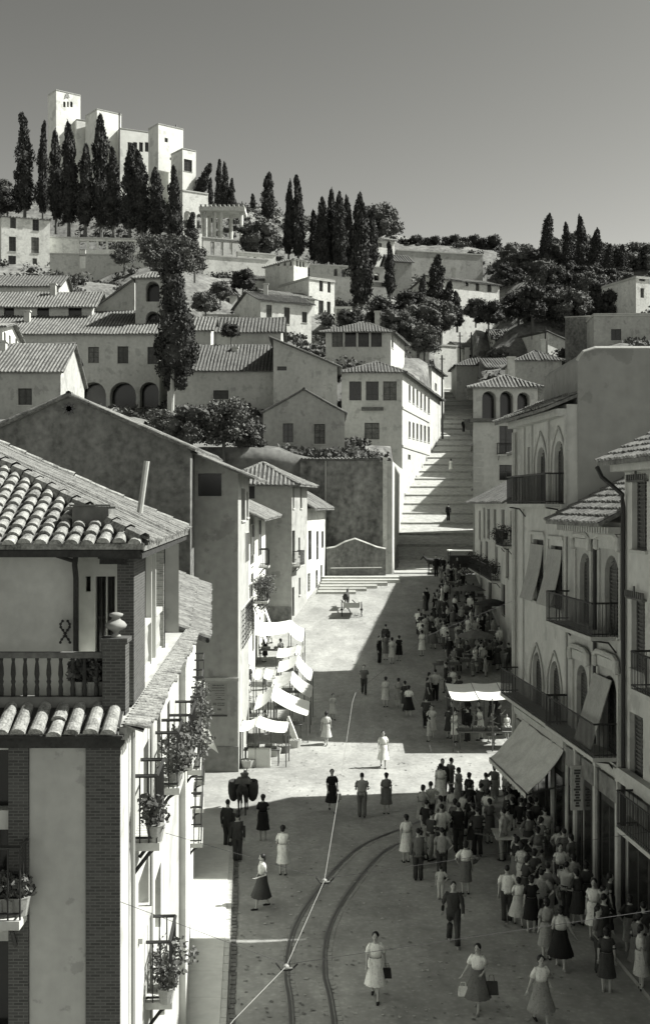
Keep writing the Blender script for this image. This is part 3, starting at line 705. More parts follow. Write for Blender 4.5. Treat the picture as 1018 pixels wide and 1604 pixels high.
A_ = lambda x0, y0, x1, y1, mt, nm, off=.004: (lambda m_, r_: (fbox(m_, f0, r_[0], r_[1], r_[2], r_[3], .001 + off - .003, off + .012), m_.build(nm, mt, ad)))(MB(), f0.rect(x0, y0, x1, y1))
A_(329, 1071, 356, 1122, mat('faded_paint', .30, noise=.1, scale=4), 'panel')
mb = MB()
for (x0, x1, y, h) in ((333, 351, 1073, 2.2), (332, 352, 1077, 2), (332, 352, 1081.5, 1.5), (337, 352, 1086, 1.0), (337, 352, 1089, 1.0), (340, 346, 1092, 1.6), (337, 352, 1095.5, 1.6), (334, 339, 1101, 4.5), (341, 352, 1101, 2), (341, 352, 1104.2, 2), (341, 347, 1110, 3.5)):
    x = x0
    while x < x1:
        w_ = rnd.uniform(.8, 2.2); r_ = f0.rect(x, y, min(x + w_, x1), y + h * rnd.uniform(.7, 1)); fbox(mb, f0, r_[0], r_[1], r_[2], r_[3], .017, .021); x += w_ + rnd.uniform(.25, .6)
mb.build('lettering', mat('faded_letters', .12, noise=.3, scale=6), ad)
mb = MB(); 
for r_ in (f0.rect(328, 1120, 356, 1122.5), f0.rect(328, 1112, 329.2, 1122)): fbox(mb, f0, r_[0], r_[1], r_[2], r_[3], .02, .05)
mb.build('border', 'framed', ad)
M2 = building('low white house with flowering balcony and pent roof behind the stalls', 373, 420, 60.3, 1150, 808, W=9, d=(.02, 1), wd=(-1, 0), roof=None, wall='white', zb=0, ze=11.7, L=20)
M2f = Fac((-4.0, 60.3), (-3.9, 80.5)); t = M2[0]
mb = MB(); slope(mb, [M2f.pt(0, 11.5, .85), M2f.pt(20.2, 11.5, .85), M2f.pt(20.2, 13.6, -3.6), M2f.pt(0, 13.6, -3.6)], .27, .1, r=.09); mb.build('roof', 'tile', t)
for (x0, y0, x1, y1, kd) in ((393, 822, 397, 870, 's'), (404, 815, 408, 870, 's'), (391, 915, 394, 940, 'w'), (403, 905, 407, 940, 'w'), (416, 905, 419, 940, 'w'), (376, 945, 395, 1000, 'g'), (413, 960, 416, 975, 'd'), (383, 835, 388, 880, 's')):
    r_ = M2f.rect(x0, y0, x1, y1); mb = MB(); fbox(mb, M2f, r_[0], r_[1], r_[2], r_[3], .004, .03); wo = mb.build('window' if kd != 'd' else 'door', 'glass' if kd in 'wg' else 'shut', t)
    fb = MB()
    for e in (r_[0] - .06, r_[1]): fbox(fb, M2f, e, e + .06, r_[2], r_[3], .004, .07)
    fbox(fb, M2f, r_[0] - .06, r_[1] + .06, r_[3], r_[3] + .06, .004, .07); fb.build('frame', 'frame', wo)
    if kd == 'g':
        gb = MB()
        for i in range(9): u = r_[0] + (r_[1] - r_[0]) * i / 8; gb.tube([M2f.pt(u, r_[2], .12), M2f.pt(u, r_[3], .12)], .02, 4)
        for i in range(8): zz = r_[2] + (r_[3] - r_[2]) * i / 7; gb.tube([M2f.pt(r_[0], zz, .12), M2f.pt(r_[1], zz, .12)], .02, 4)
        gb.build('grille', 'iron', wo)
balcony(M2f, 3.4, 5.6, 6.9, t, .8); balcony(M2f, 8.2, 9.8, 8.6, t, .6)
for u in (2.5, 9.0): 
    mb = MB(); mb.quad(M2f.pt(u, 6.6, .05), M2f.pt(u + 1.4, 6.6, .05), M2f.pt(u + 1.4, 4.7, .75), M2f.pt(u, 4.7, .75)); mb.quad(M2f.pt(u, 6.57, .05), M2f.pt(u, 4.67, .75), M2f.pt(u + 1.4, 4.67, .75), M2f.pt(u + 1.4, 6.57, .05)); mb.build('sun_blind', 'canvas', t)
M3 = building('tall grey house with hipped tile roof at the end of the left row', 340, 457, 82, 975, 752, W=6, d=(1, 0), wd=(.17, 1), roof='hip', pitch=.5, ov=.7, wall='grey', drop=3, rmat='tile', sp=.3,
    ops={0: [(387, 758, 399, 781, 'v')], 1: [(458.5, 756, 461, 796, 'c'), (470, 756, 473, 796, 'c'), (457.5, 831, 462, 882, 'w'), (456.8, 920, 461, 966, 'd'), (467.5, 842, 470, 870, 'w'), (468, 905, 470.5, 932, 'w')]})
f1 = M3[1][1]; balcony(f1, .15, 1.9, zh(890, 84) + .3, M3[0], .6); 
mb = MB(); fbox(mb, f0 := M3[1][0], 2, M3[1][0].L - .02, zh(975, 82) - 1, zh(950, 82), .003, .06); mb.build('plinth', 'dark', M3[0])
M4 = building('lower white house with pent roof beside the steps', 480, 510, 88.2, 935, 797, W=6, d=(.17, 1), wd=(-1, .17), roof=None, wall='white', drop=3, L=8.6)
M4f = Fac((P(480, 0, 88.2).x, 88.2), (P(480, 0, 88.2).x + .168 * 8.6, 88.2 + .986 * 8.6)); t = M4[0]
for (x0, y0, x1, y1) in ((483, 831, 487, 876), (482, 898, 485, 926), (495.5, 832, 498, 876), (503.5, 832, 506, 858), (494.5, 893, 497, 932), (502, 885, 504, 915)):
    r_ = M4f.rect(x0, y0, x1, y1); mb = MB(); fbox(mb, M4f, r_[0], r_[1], r_[2], r_[3], .004, .04); mb.build('window', 'glass', t)
mb = MB(); slope(mb, [M4f.pt(-.1, M4[3][3], .7), M4f.pt(9.0, M4[3][3], .7), M4f.pt(9.0, M4[3][3] + 2.6, -3.5), M4f.pt(-.1, M4[3][3] + 2.6, -3.5)], .28, .12, r=.09); mb.build('roof', 'tile', t)
# ================================================================== RETAINING WALL, FOUNTAIN NICHE, STEPS
t = thing('retaining_wall', 'high stained retaining wall closing the end of the square', 'wall', (2, 97.6, 6.2))
RWf = Fac((P(470, 0, 97.6).x, 97.6), (P(606, 0, 97.6).x, 97.6)); x0_, x1_ = RWf.A.x, RWf.B.x; zt = zh(722, 97.6)
mb = MB(); mb.prism([(x0_, 97.6), (x1_, 97.6), (x1_, 98.9), (x0_, 98.9)], 3, zt); mb.build('wall', 'old', t)
mb = MB(); mb.box(x0_, 97.45, zt + .003, x1_ - .6, 98.9, zt + .18); tiles(mb, [(x0_, 97.35, zt + .17), (x1_ - .6, 97.35, zt + .17), (x1_ - .6, 98.7, zt + .30), (x0_, 98.7, zt + .30)], .3, .09); mb.build('coping', 'tiled', t)
pw_ = P(623, 0, 97.6).x
mb = MB(); mb.prism([(x1_ + .003, 97.4), (x1_ + .45, 97.4), (7.3, 113), (8.6, 125), (7.9, 125), (6.7, 113), (x1_ + .003, 99.6)], 4.5, zh(700, 97.6) - 1.2); mb.build('side_wall', 'cream', t)
mb = MB(); mb.box(x1_ - .35, 97.32, 5, x1_, 97.598, zt + .3); mb.build('pillar', 'white', t)
mb = MB(); mb.tube([P(510, 722, 97.5), P(509, 905, 97.5)], .06, 5); mb.build('drainpipe', 'stone', t)
# low gabled front wall of the fountain niche
t = thing('fountain_wall', 'low wall with a curved gable outline standing before the stained retaining wall', 'wall', tuple(P(557, 905, 96.6)))
g0 = Fac((P(511, 0, 96.6).x, 96.6), (P(604, 0, 96.6).x, 96.6)); zb_ = zh(903, 96.6) - .6
prof = [(511, 860), (525, 858), (540, 850), (556, 845), (572, 851), (590, 858), (604, 861)]
mb = MB(); pts = [(g0.px(x, 0)[0], zh(y, 96.6)) for x, y in prof]
mb.add([g0.pt(0, zb_), g0.pt(g0.L, zb_)] + [g0.pt(u, z) for u, z in reversed(pts)] , [tuple(range(2 + len(pts)))]); n_ = 2 + len(pts)
mb.add([g0.pt(0, zb_, -.5), g0.pt(g0.L, zb_, -.5)] + [g0.pt(u, z, -.5) for u, z in reversed(pts)], [tuple(range(n_))[::-1]])
for (u, z), (u2, z2) in zip(pts, pts[1:]): mb.quad(g0.pt(u, z), g0.pt(u2, z2), g0.pt(u2, z2, -.5), g0.pt(u, z, -.5))
mb.quad(g0.pt(g0.L, zb_), g0.pt(g0.L, zb_, -.5), g0.pt(g0.L, pts[-1][1], -.5), g0.pt(g0.L, pts[-1][1]))
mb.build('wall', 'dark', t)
mb = MB(); mb.tube([g0.pt(u, z + .05, -.1) for u, z in pts], .11, 6); mb.build('moulding', 'white', t)
mb = MB(); mb.tube([P(518, 890, 96.3), P(598, 889, 96.3)], .04, 5); mb.build('rail', 'stone', t)
mb = MB(); mb.box(P(507, 0, 96).x, 95.9, zb_ - .5, P(608, 0, 96).x, 97.2, zh(905, 96)); mb.build('plinth', 'stone', t)
# steps up to it
t = thing('stone_steps', 'flight of worn stone steps in front of the stained retaining wall', 'steps', (2, 94, 5.6))
for i in range(6):
    yb = 90.2 + i * .95; z1 = plaza(90.2) + .17 * i + .22; xa = P(498 + i * 1.5, 0, 93).x; xb = P(556 + i * 17, 0, 93).x if i < 4 else P(628, 0, 93).x
    mb = MB(); mb.box(xa, yb, z1 - 1.2, xb, 97.3 - .01 * i, z1 + .0); mb.build('step', 'stone' if i % 2 else 'pave', t)
# ================================================================== HILL HOUSES
G = 'whitewashed houses of the old quarter'
A = {}
A['H3'] = building('grey gabled house with two tall windows above the stained retaining wall', 412, 540, 108, 725, 645, W=10, roof='gw', pitch=.56, ov=.2, wall='grey', rmat='tiled',
    ops={0: [(443, 663, 459, 693), (492, 664, 509, 695)]})
A['H1'] = building('large pale house with rows of windows down its sunlit flank along the ramp', 535, 630, 125, 715, 580, W=34, wd=(.226, 1), roof='hip', pitch=.42, ov=.6, wall='cream', rmat='tiled', sp=.34,
    ops={0: [(547, 597, 566, 627), (573, 597, 593, 627), (600, 597, 621, 627), (571, 662, 594, 688)],
         1: [(x, y, x + w_, y + h_) for (y, h_, dy) in ((603, 25, 0), (660, 25, 0)) for (x, w_, y, h_) in [(640 + k * 6.0, 3.0, y + k * (3.9 if y < 640 else 1.6), h_) for k in range(6)]] + [(639, 712, 643, 720)]})
f = A['H1'][1][0]; mb = MB(); r_ = f.rect(566, 638, 600, 643); fbox(mb, f, r_[0], r_[1], r_[2], r_[3], .003, .5); mb.build('canopy', 'tiled', A['H1'][0])
f = A['H1'][1][1]
for z in (zh(640, 125) , zh(700, 125)): mb = MB(); fbox(mb, f, 0, 22, z, z + .25, .003, .1); mb.build('string_course', 'stone', A['H1'][0])
A['H1b'] = building('taller end block of the pale house at the top of the ramp wall', 638, 676, 160, 690, 572, W=12, wd=(.25, 1), roof='hip', pitch=.35, wall='cream', rmat='tiled', sp=.36, ops={1: [(681, 600, 684, 612)]})
A['H2'] = building('square lookout house with a row of four big dark windows', 510, 612, 142, 600, 517, W=11, wd=(.226, 1), roof='hip', pitch=.42, ov=.7, wall='cream', rmat='tiled', sp=.36,
    ops={0: [(520, 519, 537, 543), (540, 519, 558, 543), (561, 519, 578, 543), (581, 519, 598, 543)], 1: [(613, 525, 616, 545)]})
A['H4'] = building('long house with a broad ribbed roof and one low window beside the big tree', 262, 428, 120, 655, 578, W=14, roof='gu', pitch=.5, wall='cream', rmat='tiled', sp=.36, ops={0: [(334, 611, 358, 625)]})
A['H4b'] = building('pale house end with sloping roofline and a small square window', 428, 528, 118, 630, 572, W=14, roof='sl', pitch=.42, wall='cream', rmat='tiled', sp=.36, ops={0: [(434, 562, 449, 580)]})
A['H4c'] = building('small tiled house half hidden behind the long ribbed roof', 330, 440, 134, 560, 518, W=9, roof='gu', pitch=.5, wall='grey', rmat='tiled', sp=.4, ops={})
A['H4d'] = building('little white house with a narrow ribbed roof behind the big tree', 290, 330, 130, 560, 515, W=8, roof='gu', pitch=.5, wall='cream', rmat='tile', sp=.36)
A['H5'] = building('old convent block with arcaded ground floor and upper windows', -90, 250, 128, 640, 520, W=10, roof='sf', pitch=.46, wall='cream', ov=.6, rmat='tile', sp=.36,
    ops={0: [(138, 543, 155, 568), (184, 542, 201, 569), (231, 543, 247, 570), (45, 541, 62, 560), (92, 541, 110, 560), (126, 598, 166, 650, 'o'), (172, 598, 213, 650, 'o'), (219, 598, 258, 650, 'o')]})
A['H5u'] = building('recessed upper storey of the convent block with open gallery', -90, 144, 134, 510, 477, W=8, roof='gu', pitch=.55, wall='cream', ov=.7, rmat='tile', sp=.36, 
    ops={0: [(6, 478, 22, 495, 'v'), (58, 478, 77, 496, 'v'), (107, 478, 128, 496, 'v')]})
A['H5r'] = building('gabled wing joining the convent gallery to its tower', 144, 211, 136, 515, 485, W=9, roof='sr', pitch=.72, wall='cream', ov=.5, rmat='tile', sp=.36, ops={0: [(174, 491, 192, 506, 'v')]})
A['H5t'] = building('square bell-tower of the convent with round-arched openings', 212, 259, 131, 520, 433, W=4, roof='hip', pitch=.5, wall='grey', ov=.4, rmat='tile', sp=.34, name='tower', cat='tower', group=None,
    ops={0: [(228, 440, 250, 472, 'o'), (228, 487, 250, 517, 'o')], 1: []})
A['H5x'] = building('low dark-roofed outbuilding above the convent', -40, 92, 150, 470, 446, W=8, roof='gu', pitch=.5, wall='cream', rmat='tiled', sp=.4)
A['H5l'] = building('sunlit white house at the left edge below the convent roof', -60, 4, 104, 600, 510, W=10, wd=(-.1, 1), roof='gu', pitch=.2, wall='white', rmat='tile', ops={1: [(6, 520, 9, 545), (14, 525, 17, 545), (24, 528, 27, 548)]})
A['H6'] = building('small house with ribbed roof and sunlit gable end behind the dark gable', -90, 95, 93, 680, 580, W=12, wd=(-.05, 1), roof='gu', pitch=.5, wall='grey', ov=.3, rmat='tile', sp=.3, ops={0: [(28, 608, 50, 634)], 1: []})
# white villas
A['H7'] = building('white three-storey house with small windows at the left edge of the hill', 2, 78, 196, 428, 338, W=12, d=(1, .35), roof='sf', pitch=.15, wall='white', ov=.3, rmat='tile', sp=.5,
    ops={0: [(16, 337, 25, 357), (51, 343, 61, 361), (14, 370, 25, 393), (49, 371, 61, 396), (13, 400, 25, 420), (51, 404, 58, 413)]})
A['H8'] = building('white house with a brown pent roof in front of the villa', 408, 488, 166, 535, 468, W=9, d=(1, .55), roof='gu', pitch=.4, wall='white', ov=.5, rmat='tiled', sp=.4,
    ops={0: [(417, 477, 426, 497), (445, 481, 454, 507), (473, 488, 481, 505), (446, 522, 453, 530), (473, 525, 480, 531)]})
A['H9'] = building('white villa tower with small arched windows and pyramid roof', 460, 482, 192, 480, 405, W=8.2, d=(1, .8), roof='hip', pitch=.3, wall='white', ov=.4, rmat='tilel', sp=.6, name='tower', cat='tower', group=None,
    ops={0: [(464, 407, 467, 417, 'a'), (469, 408, 472, 418, 'a'), (474, 409, 477, 418, 'a')], 3: [(434, 407, 438, 416, 'a'), (444, 407, 448, 416, 'a'), (453, 407, 457, 416, 'a')]})
A['H9b'] = building('white villa wing with balustraded roof terrace', 484, 524, 186, 500, 434, W=9, d=(1, .7), roof='flat', wall='white', cornice=True,
    ops={0: [(500, 438, 506, 456), (513, 440, 518, 458), (499, 470, 507, 490), (512, 472, 518, 492), (484, 463, 489, 478)]})
A['H9c'] = building('lower white villa wing with pale pitched roof', 430, 493, 180, 500, 462, W=9, d=(1, .6), roof='gu', pitch=.35, wall='white', rmat='tilel', sp=.5, ops={0: [(465, 461, 476, 470)]})
# palace on the crest
Z = 262; M['pal'] = mat('palace_limewash', .60, v2=.78, scale=.16, streak=True, bump=.2)
A['P1'] = building('tall square white palace tower with three slit windows', 88, 126, Z, 345, 140, W=4.6, d=(1, .75), roof='flat', wall='pal', name='tower', cat='tower', group='blocks of the white palace on the crest',
    ops={0: [(99, 158, 103, 167, 'a'), (105, 158, 108, 167, 'a'), (110, 158, 114, 167, 'a')]})
A['P2'] = building('second white palace block with a stepped corner', 152, 190, 258, 330, 170, W=6, d=(1, .75), roof='flat', wall='pal', group='blocks of the white palace on the crest')
A['P3'] = building('low long palace range with a band of gallery windows', 188, 252, 259, 330, 200, W=8, d=(1, .45), roof='flat', wall='pal', group='blocks of the white palace on the crest', ops={0: [(200 + k * 9, 222, 206 + k * 9, 237) for k in range(5)]})
A['P4'] = building('palace block with a tall flue pipe at the right end of the range', 248, 287, 248, 320, 193, W=4.5, d=(1, .75), roof='flat', wall='pal', group='blocks of the white palace on the crest', ops={0: [(258, 215, 263, 222), (266, 246, 270, 250)]})
A['P5'] = building('lowest palace block with a big barred window', 286, 307, 244, 320, 232, W=5, d=(1, .75), roof='flat', wall='pal', group='blocks of the white palace on the crest', ops={0: [(288, 249, 301, 268)]})
A['P6'] = building('plain palace range in shadow behind the cypresses', 120, 154, 263, 345, 186, W=6, d=(1, .5), roof='flat', wall='pal', group='blocks of the white palace on the crest')
pipe([P(187, 176, 255.5), P(187, 300, 255.5)], .18, 'iron', A['P2'][0], 'flue_pipe'); pipe([P(276, 195, 256), P(276, 300, 252)], .16, 'iron', A['P4'][0], 'flue_pipe')
f = A['P1'][1][0]; u, z = f.px(104, 150); mb = MB(); mb.add([f.pt(u - .5, z - .7, .12), f.pt(u + .1, z - .2, .12), f.pt(u + .8, z - .3, .12), f.pt(u + .5, z + .6, .12), f.pt(u - .1, z + .7, .12)], [(0, 1, 2, 3, 4)]); mb.build('relief', 'dull', A['P1'][0])
# terraces, colonnades, garden walls
def gwall(label, x0, x1, Z, yt, yb, mt='white', ops=None, d=(1, .3), th=.8, name='garden_wall', cat='wall', group='garden walls and terraces on the hillside', cop='stone'):
    O = P(x0, 0, Z); d = Vector(d).normalized(); L = Fac((O.x, O.y), (O.x + d.x, O.y + d.y)).px(x1, 0)[0]; f = Fac((O.x, O.y), (O.x + d.x * L, O.y + d.y * L))
    t = thing(name, label, cat, (O.x + d.x * L / 2, O.y + d.y * L / 2, zh(yb, Z)), group)
    z0, z1 = zh(yb, Z) - 3, zh(yt, Z); mb = MB()
    os_ = [f.rect(*o[:4]) + (o[4] if len(o) > 4 else 'a',) for o in (ops or [])]
    wall_face(mb, f, z0, z1, os_, th); g_ = Fac((f.B.x - f.n.x * th, f.B.y - f.n.y * th), (f.A.x - f.n.x * th, f.A.y - f.n.y * th)); wall_face(mb, g_, z0, z1, [(f.L - o[1], f.L - o[0], o[2], o[3], o[4]) for o in os_], .01)
    for k in (0, f.L): mb.quad(f.pt(k, z0), f.pt(k, z1), f.pt(k, z1, -th), f.pt(k, z0, -th))
    mb.build('wall', mt, t); mb = MB(); fbox(mb, f, -.05, f.L + .05, z1 + .003, z1 + .25, -th - .05, .12); mb.build('coping', cop, t)
    return t, f
gwall('white terrace wall pierced by a row of openings right of the three-storey house', 78, 232, 200, 372, 398, ops=[(124 + k * 15, 362 + 15, 136 + k * 15, 378 + 12, 'v') for k in range(7)] , d=(1, .1))
gwall('long pale terrace wall under the shrubs beside the three-storey house', 78, 235, 190, 398, 440, d=(1, .1), mt='cream', ops=[(124, 378 + 12, 134, 420, 'v')])
gwall('garden wall with three round arches left of the villa tower', 372, 432, 210, 395, 440, ops=[(385, 402, 391, 415), (396, 402, 403, 417), (409, 404, 416, 419)], d=(1, .35))
gwall('long arcaded garden wall behind the villa and the tall cypresses', 486, 604, 212, 415, 490, ops=[(523, 420, 529, 432), (534, 421, 542, 433), (586, 427, 594, 439)], d=(1, .2), mt='cream')
gwall('sloping pale retaining wall under the palace colonnade', 318, 420, 206, 400, 432, d=(1, .35), mt='white')
gwall('white buttressed wall below the palace terrace', 318, 385, 222, 372, 405, d=(1, .4), mt='white', ops=[(330, 378, 336, 400, 'v'), (346, 378, 350, 400, 'v'), (360, 378, 364, 398, 'v')])
gwall('arched parapet wall at the foot of the palace', 286, 326, 238, 298, 372, d=(1, .6), ops=[(288, 330, 300, 365), (308, 334, 318, 365)])
gwall('long plain garden wall on the crest right of the cypresses', 622, 756, 236, 392, 425, d=(1, .25), mt='grey')
gwall('pale stone garden wall above the ramp houses', 560, 606, 205, 440, 480, d=(1, .3), mt='cream')
gwall('low stone wall beside the upper road', 606, 690, 196, 478, 500, d=(1, -.1), mt='dull')
t, f = gwall('white retaining wall beside the upper bend of the ramp street', 676, 716, 196, 540, 600, d=(1, .5), mt='white')
# colonnade
t = thing('colonnade', 'white colonnade with a flat pergola roof below the palace', 'colonnade', tuple(P(335, 365, 228)))
for k in range(7):
    x = 320 + k * 8 if k < 4 else 346 + (k - 4) * 16; q = P(x, 366, 228 + (k % 2) * 3); mb = MB(); z1 = zh(332, 228); mb.tube([(q.x, q.y, q.z - 3), (q.x, q.y, z1)], .38, 8); mb.build('column', 'white', t)
mb = MB(); a, b = P(312, 0, 227), P(384, 0, 227); z1 = zh(332, 228); mb.box(a.x, 226.5, z1 + .003, b.x, 232.5, z1 + .8); mb.build('beam', 'white', t)
for k in range(10): mb = MB(); x = a.x + (b.x - a.x) * (k + .5) / 10; mb.box(x - .2, 226, z1 + .803, x + .2, 233, z1 + 1.1); mb.build('rafter', 'stone', t)
# right-hand hill
A['Hx1'] = building('small white cottage under the terrace wall left of the brown-roofed house', 330, 372, 184, 490, 458, W=7, d=(1, .3), roof='gu', pitch=.4, wall='white', rmat='tiled', sp=.45, ops={0: [(338, 464, 344, 474), (354, 466, 360, 476)]})
A['Hx2'] = building('long low pale outbuilding above the lookout house', 598, 652, 180, 520, 497, W=6, d=(1, .1), roof='gu', pitch=.4, wall='cream', rmat='tiled', sp=.45, ops={0: [(608, 503, 613, 511), (630, 503, 635, 511)]})
A['Hx3'] = building('little white house between the trees above the upper road', 655, 688, 190, 492, 470, W=6, d=(1, .4), roof='gu', pitch=.4, wall='white', rmat='tiled', sp=.45, ops={0: [(664, 475, 669, 483)]})
A['Hx4'] = building('white shed roofed with pale tile beside the arches', 386, 424, 198, 455, 436, W=6, d=(1, .3), roof='sf', pitch=.3, wall='white', rmat='tile', sp=.45)
A['Hx5'] = building('narrow cream cottage at the foot of the wooded hill', 846, 880, 200, 530, 508, W=7, d=(1, .2), roof='gu', pitch=.4, wall='cream', rmat='tiled', sp=.45, ops={0: [(855, 513, 860, 521)]})
gwall('pale curving garden wall above the lookout house', 590, 672, 175, 530, 560, mt='cream', d=(1, .1))
gwall('pale stepped terrace wall in front of the small white cottage', 318, 408, 172, 494, 520, mt='cream', d=(1, .1))
A['H11'] = building('white house with shuttered windows among the trees on the right hill', 693, 782, 208, 470, 436, W=10, drop=14, d=(1, .55), roof='gu', pitch=.3, wall='white', rmat='tiled', sp=.5,
    ops={0: [(729, 437, 734, 448), (745, 439, 751, 455, 's'), (763, 441, 770, 457, 's')]})
A['H11b'] = building('small pale building on the crest beside the tall cypresses', 583, 618, 240, 400, 372, W=9, d=(1, .5), roof='gu', pitch=.3, wall='white', rmat='tilel', sp=.6, ops={0: [(590, 380, 598, 386)]})
A['H11c'] = building('grey farmhouse below the crest wall', 612, 645, 222, 440, 408, W=8, d=(1, .2), roof='gu', pitch=.5, wall='grey', rmat='tiled', sp=.5)
A['H17'] = building('white corner pavilion at the right edge of the hill', 996, 1040, 180, 480, 433, W=9, d=(1, .4), roof='flat', wall='white', cornice=True, ops={0: [(1003, 451, 1009, 466), (1001, 434, 1011, 440, 'v')]})
A['H16'] = building('grey mansion with an ornamental window and parapet behind the blank party wall', 930, 1030, 152, 560, 492, W=12, d=(1, -.05), roof='flat', wall='grey', cornice=True, ops={0: [(957, 515, 973, 533)]})
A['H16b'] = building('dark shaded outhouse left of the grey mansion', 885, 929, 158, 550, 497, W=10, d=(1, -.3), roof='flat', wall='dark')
A['Ha'] = building('low ribbed-roof house at the top of the ramp street', 715, 782, 186, 600, 570, W=8, roof='hip', pitch=.5, wall='cream', rmat='tiled', sp=.42, ops={0: [(751, 572, 763, 582)]})
A['Hb'] = building('small house with dark roof behind the ramp-top house', 775, 852, 200, 560, 530, W=9, d=(1, .1), roof='gu', pitch=.5, wall='grey', rmat='tiled', sp=.45)
A['Hc'] = building('middle cottage of the cluster above the ramp', 800, 862, 186, 590, 556, W=8, d=(1, .1), roof='gu', pitch=.5, wall='dull', rmat='tiled', sp=.45, ops={0: [(818, 566, 826, 576)]})
A['Hd'] = building('hip-roofed cottage right of the ramp-top house', 808, 880, 150, 610, 562, W=9, roof='hip', pitch=.5, wall='grey', rmat='tiled', sp=.4)
A['He'] = building('bright gable cottage high behind the cottages', 858, 900, 180, 560, 535, W=9, d=(1, .5), roof='sl', pitch=.3, wall='white', rmat='tiled', sp=.45)
A['Hf'] = building('white cottage left of the ramp top', 724, 760, 205, 575, 545, W=8, d=(1, .4), roof='gu', pitch=.4, wall='white', rmat='tiled', sp=.5, ops={0: [(735, 555, 740, 563, 'v')]})
A['Hg'] = building('dark shed under the cottages above the ramp', 765, 830, 172, 600, 575, W=8, roof='sf', pitch=.3, wall='dull', rmat='tiled', sp=.4)
# loggia house right of the ramp, lit-fronted house below it
A['H13'] = building('four-storey corner house with an arched rooftop loggia right of the ramp', 741, 842, 103.5, 880, 603, W=10.5, wd=(.14, 1), roof='hip', pitch=.42, ov=.6, wall='cream', rmat='tile', sp=.32, zb=5,
    ops={0: [(755, 612, 777, 656, 'o'), (783, 612, 804, 656, 'o'), (810, 614, 830, 656, 'o'), (782, 667, 804, 710), (782, 728, 804, 752)]})
def rampside(label, Z0, Z1, h, W=8, wall='cream', rmat='tile'):
    a, b_ = (pw(RR, Z1) + .35, Z1), (pw(RR, Z0) + .35, Z0); f = Fac(a, b_); t = thing('house', label, 'house', (b_[0] + 2, Z0, ramp_h(Z0)), G); z0 = ramp_h(Z0) - 2; z1 = ramp_h(Z0) + h
    c = [Vector(a), Vector(b_), Vector(b_) + Vector((W, -.3)), Vector(a) + Vector((W, -.3))]; FP.append([(q.x, q.y) for q in (c[1], c[2], c[3], c[0])])
    mb = MB(); n = max(1, int((Z1 - Z0) / 4)); rs = []
    for i in range(n):
        for zz in (1.4, 4.3): 
            u = f.L * (i + .5) / n; zb2 = z1 - zz - .2; rs.append((u - .45, u + .45, zb2 - 1.2, zb2, 's'))
    rs = [r_ for r_ in rs if r_[2] > ramp_h(Z1) + .3]
    wall_face(mb, f, z0, z1, rs); [wall_face(mb, Fac(c[i], c[(i + 1) % 4]), z0, z1, []) for i in (1, 2, 3)]; mb.build('wall', wall, t)
    for o in rs: add_window(f, o, t, .2)
    mb = MB(); slope(mb, [f.pt(0, z1, .5), f.pt(f.L, z1, .5), f.pt(f.L, z1 + 1.9, -W / 2), f.pt(0, z1 + 1.9, -W / 2)], .34, .12, r=.1); slope(mb, [f.pt(f.L, z1, -W - .3), f.pt(0, z1, -W - .3), f.pt(0, z1 + 1.9, -W / 2), f.pt(f.L, z1 + 1.9, -W / 2)], .34, .12, r=.1); mb.build('roof', rmat, t)
rampside('low house stepping up the right side of the ramp behind the loggia house', 115.5, 121, 3.4); rampside('plain house on the right side of the ramp, second above the loggia house', 121.2, 136, 6.6); rampside('tall house on the right side of the ramp, third above the loggia house', 136.2, 151, 6.2, wall='grey'); rampside('upper house on the right side of the ramp street', 165, 181, 5, wall='dull')
f = A['H13'][1][0]; mb = MB(); z = zh(658, 103.5); fbox(mb, f, -.3, f.L, z - .2, z + .12, .003, .8); fbox(mb, A['H13'][1][3], 0, 10.3, z - .2, z + .12, .003, .8); mb.build('ledge', 'tiled', A['H13'][0])
balcony(f, f.px(778, 0)[0], f.px(808, 0)[0], zh(712, 103.5), A['H13'][0], .6); 
mb = MB()
for i in range(18): z = 7 + i * .62; fbox(mb, f, .05, .75 if i % 2 else .95, z, z + .5, .003, .05)
mb.build('quoins', 'stone', A['H13'][0])
# H14, its facade looks left onto the square
H14f = Fac((11.9, 72), (12.7, 97.5))     # outside would be right; use reversed for left-facing
H14 = Fac((12.7, 97.5), (11.9, 72.2))
def leftwall(label, far, near, z0, ze, W, wall, ops, roofk=None, name='house', pitch=.4, ov=.6, rmat='tile', sp=.27, group=G, depth=.22, seg=0, cat='house', back=None):
    f = Fac(far, near); t = thing(name, label, cat, ((far[0] + near[0]) / 2, (far[1] + near[1]) / 2, max(z0, 0)), group)
    c = [Vector(far), Vector(near), Vector(near) + Vector((W, 0)), Vector(far) + Vector((W, 0))]
    if back: c[3] = Vector(back)
    mb = MB(); rs = [f.rect(*o[:4]) + (o[4] if len(o) > 4 else 'w',) for o in ops]; rs = [r_ for r_ in rs if r_[3] < ze and r_[0] > .05 and r_[1] < f.L - .05]
    wall_face(mb, f, z0, ze, rs, depth)
    wall_face(mb, Fac(c[1], c[2]), z0, ze, []); wall_face(mb, Fac(c[2], c[3]), z0, ze, []); wall_face(mb, Fac(c[3], c[0]), z0, ze, [])
    mb.build('wall', wall, t)
    for o in rs: add_window(f, o, t, depth)
    return t, f, c
